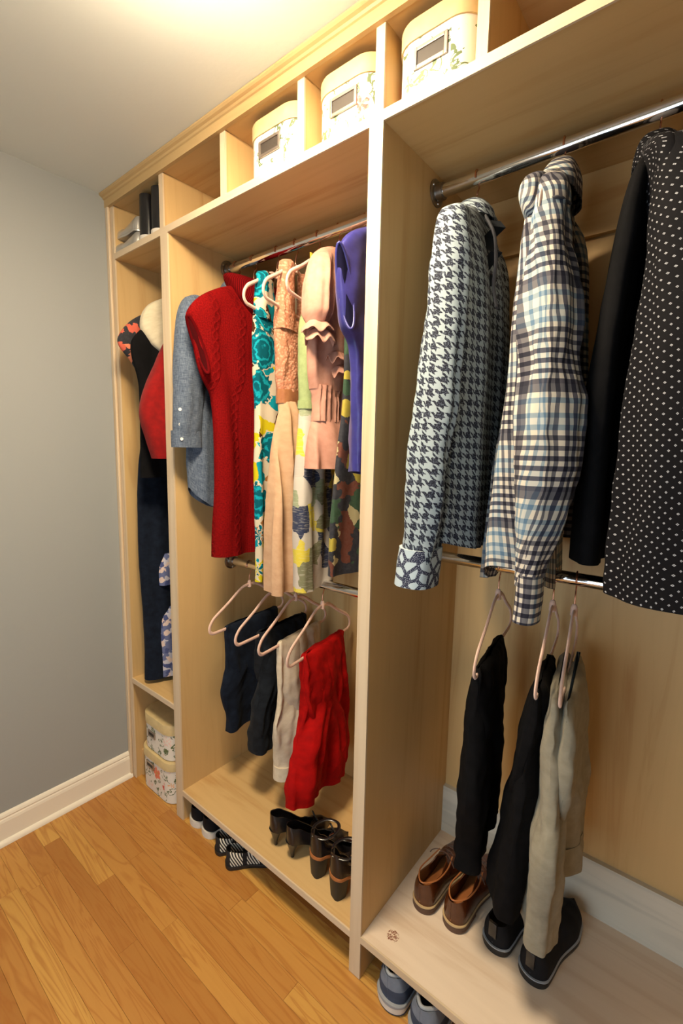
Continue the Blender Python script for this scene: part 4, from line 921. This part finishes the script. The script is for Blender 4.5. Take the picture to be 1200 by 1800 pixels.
def sole_bm(L, W, z0, z1, pointy=0.0, grow=.003, ns=60, y0=0.0, t0=0.0, t1=1.0):
    ts = [t0+(t1-t0)*(0.5-0.5*math.cos(PI*i/(ns-1))) for i in range(ns)]
    rings = []
    for t in ts:
        y = (L+2*grow)*t-grow; w_ = max(footw(t, W+grow, pointy), .0008)
        if t1 < 1 and t == ts[-1]: pass
        a, b = z0(t), z1(t)
        rings.append([(w_*.94, y, a), (w_, y, a+(b-a)*.3), (w_, y, a+(b-a)*.8), (w_*.97, y, b), (-w_*.97, y, b), (-w_, y, a+(b-a)*.8), (-w_, y, a+(b-a)*.3), (-w_*.94, y, a)])
    return loft(rings, True, True, True)
def place(t, x, y, z, rz, tilt=(0, 0)):
    t.location = (x, y, z); t.rotation_euler = (tilt[0], tilt[1], rz)
def pair(build, labels, poses, group=None):
    a = build(); b = dup(a)
    for o, lab, p in zip((a, b), labels, poses):
        o['label'] = lab; place(o, *p)
        if group: o['group'] = group
    return a, b
C = lambda v: (lambda t: v)

def oxford():
    t = thing('oxford_shoe', '', 'shoe'); L, W = .29, .0425
    zb = C(.024); ht = lambda q: lerp_tab([(0, .066), (.12, .064), (.28, .056), (.42, .07), (.6, .055), (.8, .04), (1, .022)], q)
    wt = lambda q: lerp_tab([(0, .72), (.25, .78), (.40, .55), (.47, .15), (.55, .0), (1, 0)], q)
    obj('upper', upper_bm(L, W, zb, ht, wt, .1), 'oxford', t, recenter=False)
    obj('welt', sole_bm(L, W, C(.0195), C(.025), .1, .004), 'welt', t, recenter=False)
    obj('sole', sole_bm(L, W, C(.0075), C(.019), .1, .003), 'oxsole', t, recenter=False)
    obj('heel', sole_bm(L, W, C(0.0), C(.009), .1, .003, t1=.3), 'oxsole', t, recenter=False)
    obj('insole', sole_bm(L*.9, W*.8, C(.03), C(.033), .1, 0), 'tan', t, recenter=False)
    bm = bmesh.new()
    for i in range(4):
        yy = .135+.018*i; zz = .089-.004*i
        tube([(-.02, yy, zz), (-.008, yy+.004, zz+.008), (.008, yy+.004, zz+.008), (.02, yy, zz)], .0016, 6, bm)
    for s in (-1, 1): tube(smooth_path([(0, .135, .099), (s*.018, .125, .108), (s*.034, .118, .1), (s*.042, .118, .086)], 4), .0014, 6, bm)
    obj('laces', bm, 'brownfab', t, recenter=False)
    obj('topline_piping', tube(smooth_path([(.022, .142, .095), (.03, .1, .086), (.028, .04, .091), (.0, .004, .093), (-.028, .04, .091), (-.03, .1, .086), (-.022, .142, .095)], 5), .0022, 6), 'tan', t, recenter=False)
    return t
pair(oxford, ('left brown leather oxford beside the centre upright', 'right brown leather oxford next to the black slip-ons'), ((1.386, .17, ZR+.0005, -.08), (1.480, .178, ZR+.0005, -.08)))

def slipon():
    t = thing('slip_on_shoe', '', 'shoe'); L, W = .272, .046
    zb = C(.02); ht = lambda q: lerp_tab([(0, .062), (.15, .058), (.33, .05), (.48, .066), (.65, .058), (.85, .045), (1, .03)], q)
    wt = lambda q: lerp_tab([(0, .7), (.3, .75), (.42, .5), (.52, 0), (1, 0)], q)
    obj('upper', upper_bm(L, W, zb, ht, wt, 0), 'suede', t, recenter=False)
    obj('sole', sole_bm(L, W, C(0.0), C(.017), 0, .004), 'blackrub', t, recenter=False)
    obj('foxing_line', sole_bm(L, W, C(.0172), C(.0205), 0, .0045), 'greyrub', t, recenter=False, label='thin pale line round the sole')
    obj('heel_tab', nbox(-.011, .011, -.004, .003, .045, .088, .001), 'leather', t, recenter=False)
    obj('insole', sole_bm(L*.9, W*.8, C(.026), C(.029), 0, 0), 'slatey', t, recenter=False)
    return t
pair(slipon, ('left black slip-on shoe under the hanging black trousers', 'right black slip-on shoe under the hem of the khaki trousers'), ((1.592, .20, ZR+.0005, -.16), (1.694, .188, ZR+.0005, -.16)))

def pump():
    t = thing('kitten_heel_pump', '', 'shoe'); L, W, HH = .225, .036, .065
    zb = lambda q: lerp_tab([(0, HH), (.12, HH*.97), (.7, .006), (1, .004)], q)
    ht = lambda q: lerp_tab([(0, .058), (.12, .052), (.32, .04), (.55, .03), (.68, .04), (.85, .034), (1, .018)], q)
    wt = lambda q: lerp_tab([(0, .7), (.3, .86), (.6, .7), (.68, .25), (.74, 0), (1, 0)], q)
    obj('upper', upper_bm(L, W, zb, ht, wt, .6), 'leather', t, recenter=False)
    obj('sole', sole_bm(L, W*.92, lambda q: zb(q)-.004, lambda q: zb(q)-.0003, .6, 0), 'blackrub', t, recenter=False)
    rings = []
    for i in range(9):
        s = i/8; zz = HH*(1-s)-.001*(1-s); r = .024*(1-s)**1.6+.006; cy = .022-.008*s+.006*s*s
        rings.append([(r*math.cos(a)*.85, cy+r*math.sin(a)*(.85), max(zz, 0.0)) for a in [2*PI*k/14 for k in range(14)]])
    obj('heel', loft(rings, True, True, True), 'leather', t, recenter=False)
    bm = bmesh.new()
    for s in (-1, 1): tube(smooth_path([(0, .168, .046), (s*.014, .164, .058), (s*.024, .166, .052), (s*.012, .17, .044), (0, .168, .046)], 4), .003, 8, bm)
    obj('bow', bm, 'leather', t, recenter=False)
    return t
pair(pump, ('left black kitten-heel pump on the middle bay shelf', 'right black kitten-heel pump, beside the block-heel sandals'), ((.878, .048, ZM+.0005, -.42), (.955, .05, ZM+.0005, -.48)))

def block():
    t = thing('block_heel_sandal', '', 'shoe'); L, W, HH = .215, .037, .082
    zb = lambda q: lerp_tab([(0, HH), (.15, HH*.97), (.7, .014), (1, .012)], q)
    ht = lambda q: lerp_tab([(0, .072), (.10, .066), (.22, .03), (.5, .014), (.66, .03), (.85, .03), (1, .018)], q)
    wt = lambda q: lerp_tab([(0, .72), (.3, .9), (.6, .75), (.68, .3), (.74, 0), (1, 0)], q)
    obj('upper', upper_bm(L, W, zb, ht, wt, .1), 'leather', t, recenter=False)
    obj('platform', sole_bm(L, W, lambda q: zb(q)-.012, lambda q: zb(q)-.0003, .1, .002), 'tan', t, recenter=False, label='tan leather platform edge')
    rings = []
    for i in range(6):
        s = i/5; zz = (HH-.0115)*(1-s); rx = .029-.008*s; ry = .027-.006*s; cy = .027-.002*s
        rings.append([(rx*math.copysign(abs(math.cos(a))**.6, math.cos(a)), cy+ry*math.copysign(abs(math.sin(a))**.6, math.sin(a)), zz) for a in [2*PI*k/20 for k in range(20)]])
    obj('heel', loft(rings, True, True, True), 'blackrub', t, recenter=False)
    st = obj('ankle_strap', tube(smooth_path([(0, .002, HH+.062), (.032, .03, HH+.06), (.03, .075, HH+.062), (0, .098, HH+.06), (-.03, .075, HH+.062), (-.032, .03, HH+.06), (0, .002, HH+.062)], 5), .0035, 8, flat=(.6, 1.6)), 'leather', t, recenter=False)
    obj('buckle', tube([(.033+.001, .045, HH+.054), (.034, .058, HH+.054), (.034, .058, HH+.068), (.034, .045, HH+.068)], .0014, 6, closed=True), 'chrome', st, recenter=False)
    return t
pair(block, ('left black block-heel sandal with tan platform, beside the pumps', 'right black block-heel sandal next to the centre upright'), ((1.062, .055, ZM+.0005, -.32), (1.158, .04, ZM+.0005, -.32)))

def sneaker_bw():
    t = thing('slip_on_sneaker', '', 'shoe'); L, W = .25, .046
    zb = C(.026); ht = lambda q: lerp_tab([(0, .05), (.3, .042), (.48, .052), (.65, .048), (.85, .036), (1, .02)], q)
    wt = lambda q: lerp_tab([(0, .7), (.3, .75), (.42, .5), (.52, 0), (1, 0)], q)
    obj('upper', upper_bm(L, W, zb, ht, wt, 0), 'suede', t, recenter=False)
    obj('sole', sole_bm(L, W, C(0.0), C(.0265), 0, .006), 'rubber', t, recenter=False, label='thick off-white sole')
    obj('insole', sole_bm(L*.9, W*.8, C(.032), C(.035), 0, 0), 'slatey', t, recenter=False)
    return t
pair(sneaker_bw, ('black sneaker with a thick white sole, nearest the first upright under the shelf', 'black sneaker with a thick white sole beside the patterned slip-ons'), ((.468, .012, .0005, -.1), (.548, .012, .0005, -.1)))

def aztec():
    t = thing('patterned_slip_on', '', 'shoe'); L, W = .22, .037
    zb = C(.014); ht = lambda q: lerp_tab([(0, .05), (.3, .04), (.48, .05), (.65, .046), (.85, .036), (1, .024)], q)
    wt = lambda q: lerp_tab([(0, .7), (.3, .75), (.42, .5), (.52, 0), (1, 0)], q)
    obj('upper', upper_bm(L, W, zb, ht, wt, 0), 'aztec', t, recenter=False)
    obj('sole', sole_bm(L, W, C(0.0), C(.0145), 0, .004), 'blackrub', t, recenter=False)
    obj('insole', sole_bm(L*.9, W*.8, C(.02), C(.023), 0, 0), 'slatey', t, recenter=False)
    return t
pair(aztec, ('black and cream zigzag-woven slip-on, the left one of its pair', 'black and cream zigzag-woven slip-on, the right one of its pair'), ((.636, -.002, .0005, -.62), (.712, -.012, .0005, -.72)))

def runner():
    t = thing('running_shoe', '', 'shoe'); L, W = .29, .05
    zb = C(.03); ht = lambda q: lerp_tab([(0, .072), (.12, .064), (.3, .058), (.42, .074), (.6, .06), (.8, .044), (1, .03)], q)
    wt = lambda q: lerp_tab([(0, .7), (.25, .74), (.40, .5), (.48, .12), (.55, 0), (1, 0)], q)
    obj('upper', upper_bm(L, W, zb, ht, wt, 0), 'greyup', t, recenter=False)
    obj('overlay', upper_bm(L+.002, W+.0022, C(.0305), lambda q: lerp_tab([(0, .034), (.2, .03), (.5, .02), (.8, .022), (1, .026)], q), lambda q: .97, 0, False), 'slate', t, recenter=False, label='dark slate heel and side overlay')
    obj('midsole', sole_bm(L, W, C(.006), C(.0305), 0, .007), 'rubber', t, recenter=False)
    obj('midsole_stripe', sole_bm(L, W, C(.0225), C(.031), 0, .0078), 'greyrub', t, recenter=False)
    obj('outsole', sole_bm(L, W, C(0.0), C(.0065), 0, .005), 'slate', t, recenter=False)
    obj('collar_lining', tube(smooth_path([(.022, .135, .102), (.031, .1, .092), (.029, .04, .096), (.0, .006, .101), (-.029, .04, .096), (-.031, .1, .092), (-.022, .135, .102)], 5), .005, 8), 'greyrub', t, recenter=False)
    obj('insole', sole_bm(L*.9, W*.8, C(.036), C(.039), 0, 0), 'slatey', t, recenter=False)
    bm = bmesh.new()
    for i in range(4):
        yy = .14+.02*i; zz = .106-.006*i
        tube([(-.02, yy, zz-.006), (-.006, yy+.006, zz), (.006, yy+.006, zz), (.02, yy, zz-.006)], .002, 6, bm)
    tube(smooth_path([(-.02, .14, .1), (-.045, .12, .08), (-.062, .09, .03), (-.07, .07, .003)], 4), .0018, 6, bm)
    obj('laces', bm, 'slatey', t, recenter=False)
    return t
pair(runner, ('grey and slate running shoe on the floor nearest the centre upright', 'grey and slate running shoe at the bottom edge of the view'), ((1.395, -.008, .0005, -.05), (1.497, -.018, .0005, -.08)))

def boot():
    t = thing('ankle_boot', '', 'boot'); L, W = .2, .036
    zb = C(.016); ht = lambda q: lerp_tab([(0, .142), (.34, .14), (.46, .075), (.62, .05), (.85, .04), (1, .022)], q)
    wt = lambda q: lerp_tab([(0, .85), (.34, .85), (.46, .3), (.55, 0), (1, 0)], q)
    obj('upper', upper_bm(L, W, zb, ht, wt, .1), 'leather', t, recenter=False)
    obj('sole', sole_bm(L, W, C(0.0), C(.0165), .1, .003), 'rubber', t, recenter=False, label='off-white rubber sole')
    obj('zip', nbox(W*.8, W*.84, .025, .03, .03, .14), 'nickel', t, recenter=False)
    return t
pair(boot, ('black ankle boot in the top left cubby, beside the silver flats', 'black ankle boot in the top left cubby, against its right divider'), ((.238, .008, ZST+.0005, .06), (.318, .008, ZST+.0005, 0)))
def flat():
    t = thing('silver_flat', '', 'shoe'); L, W = .2, .036
    zb = C(.008); ht = lambda q: lerp_tab([(0, .045), (.3, .03), (.55, .024), (.68, .036), (.85, .032), (1, .02)], q)
    wt = lambda q: lerp_tab([(0, .7), (.3, .86), (.6, .7), (.68, .25), (.74, 0), (1, 0)], q)
    obj('upper', upper_bm(L, W, zb, ht, wt, .1), 'silver', t, recenter=False)
    obj('sole', sole_bm(L, W, C(0.0), C(.0085), .1, .002), 'silver', t, recenter=False)
    obj('insole', sole_bm(L*.9, W*.8, C(.013), C(.015), .1, 0), 'brownfab', t, recenter=False)
    return t
pair(flat, ('lower silver ballet flat, lying on the shelf of the top left cubby', 'upper silver ballet flat, stacked on the other one in the top left cubby'), ((.185, .042, ZST+.0005, PI/2), (.182, .044, ZST+.0555, PI/2-.05)))
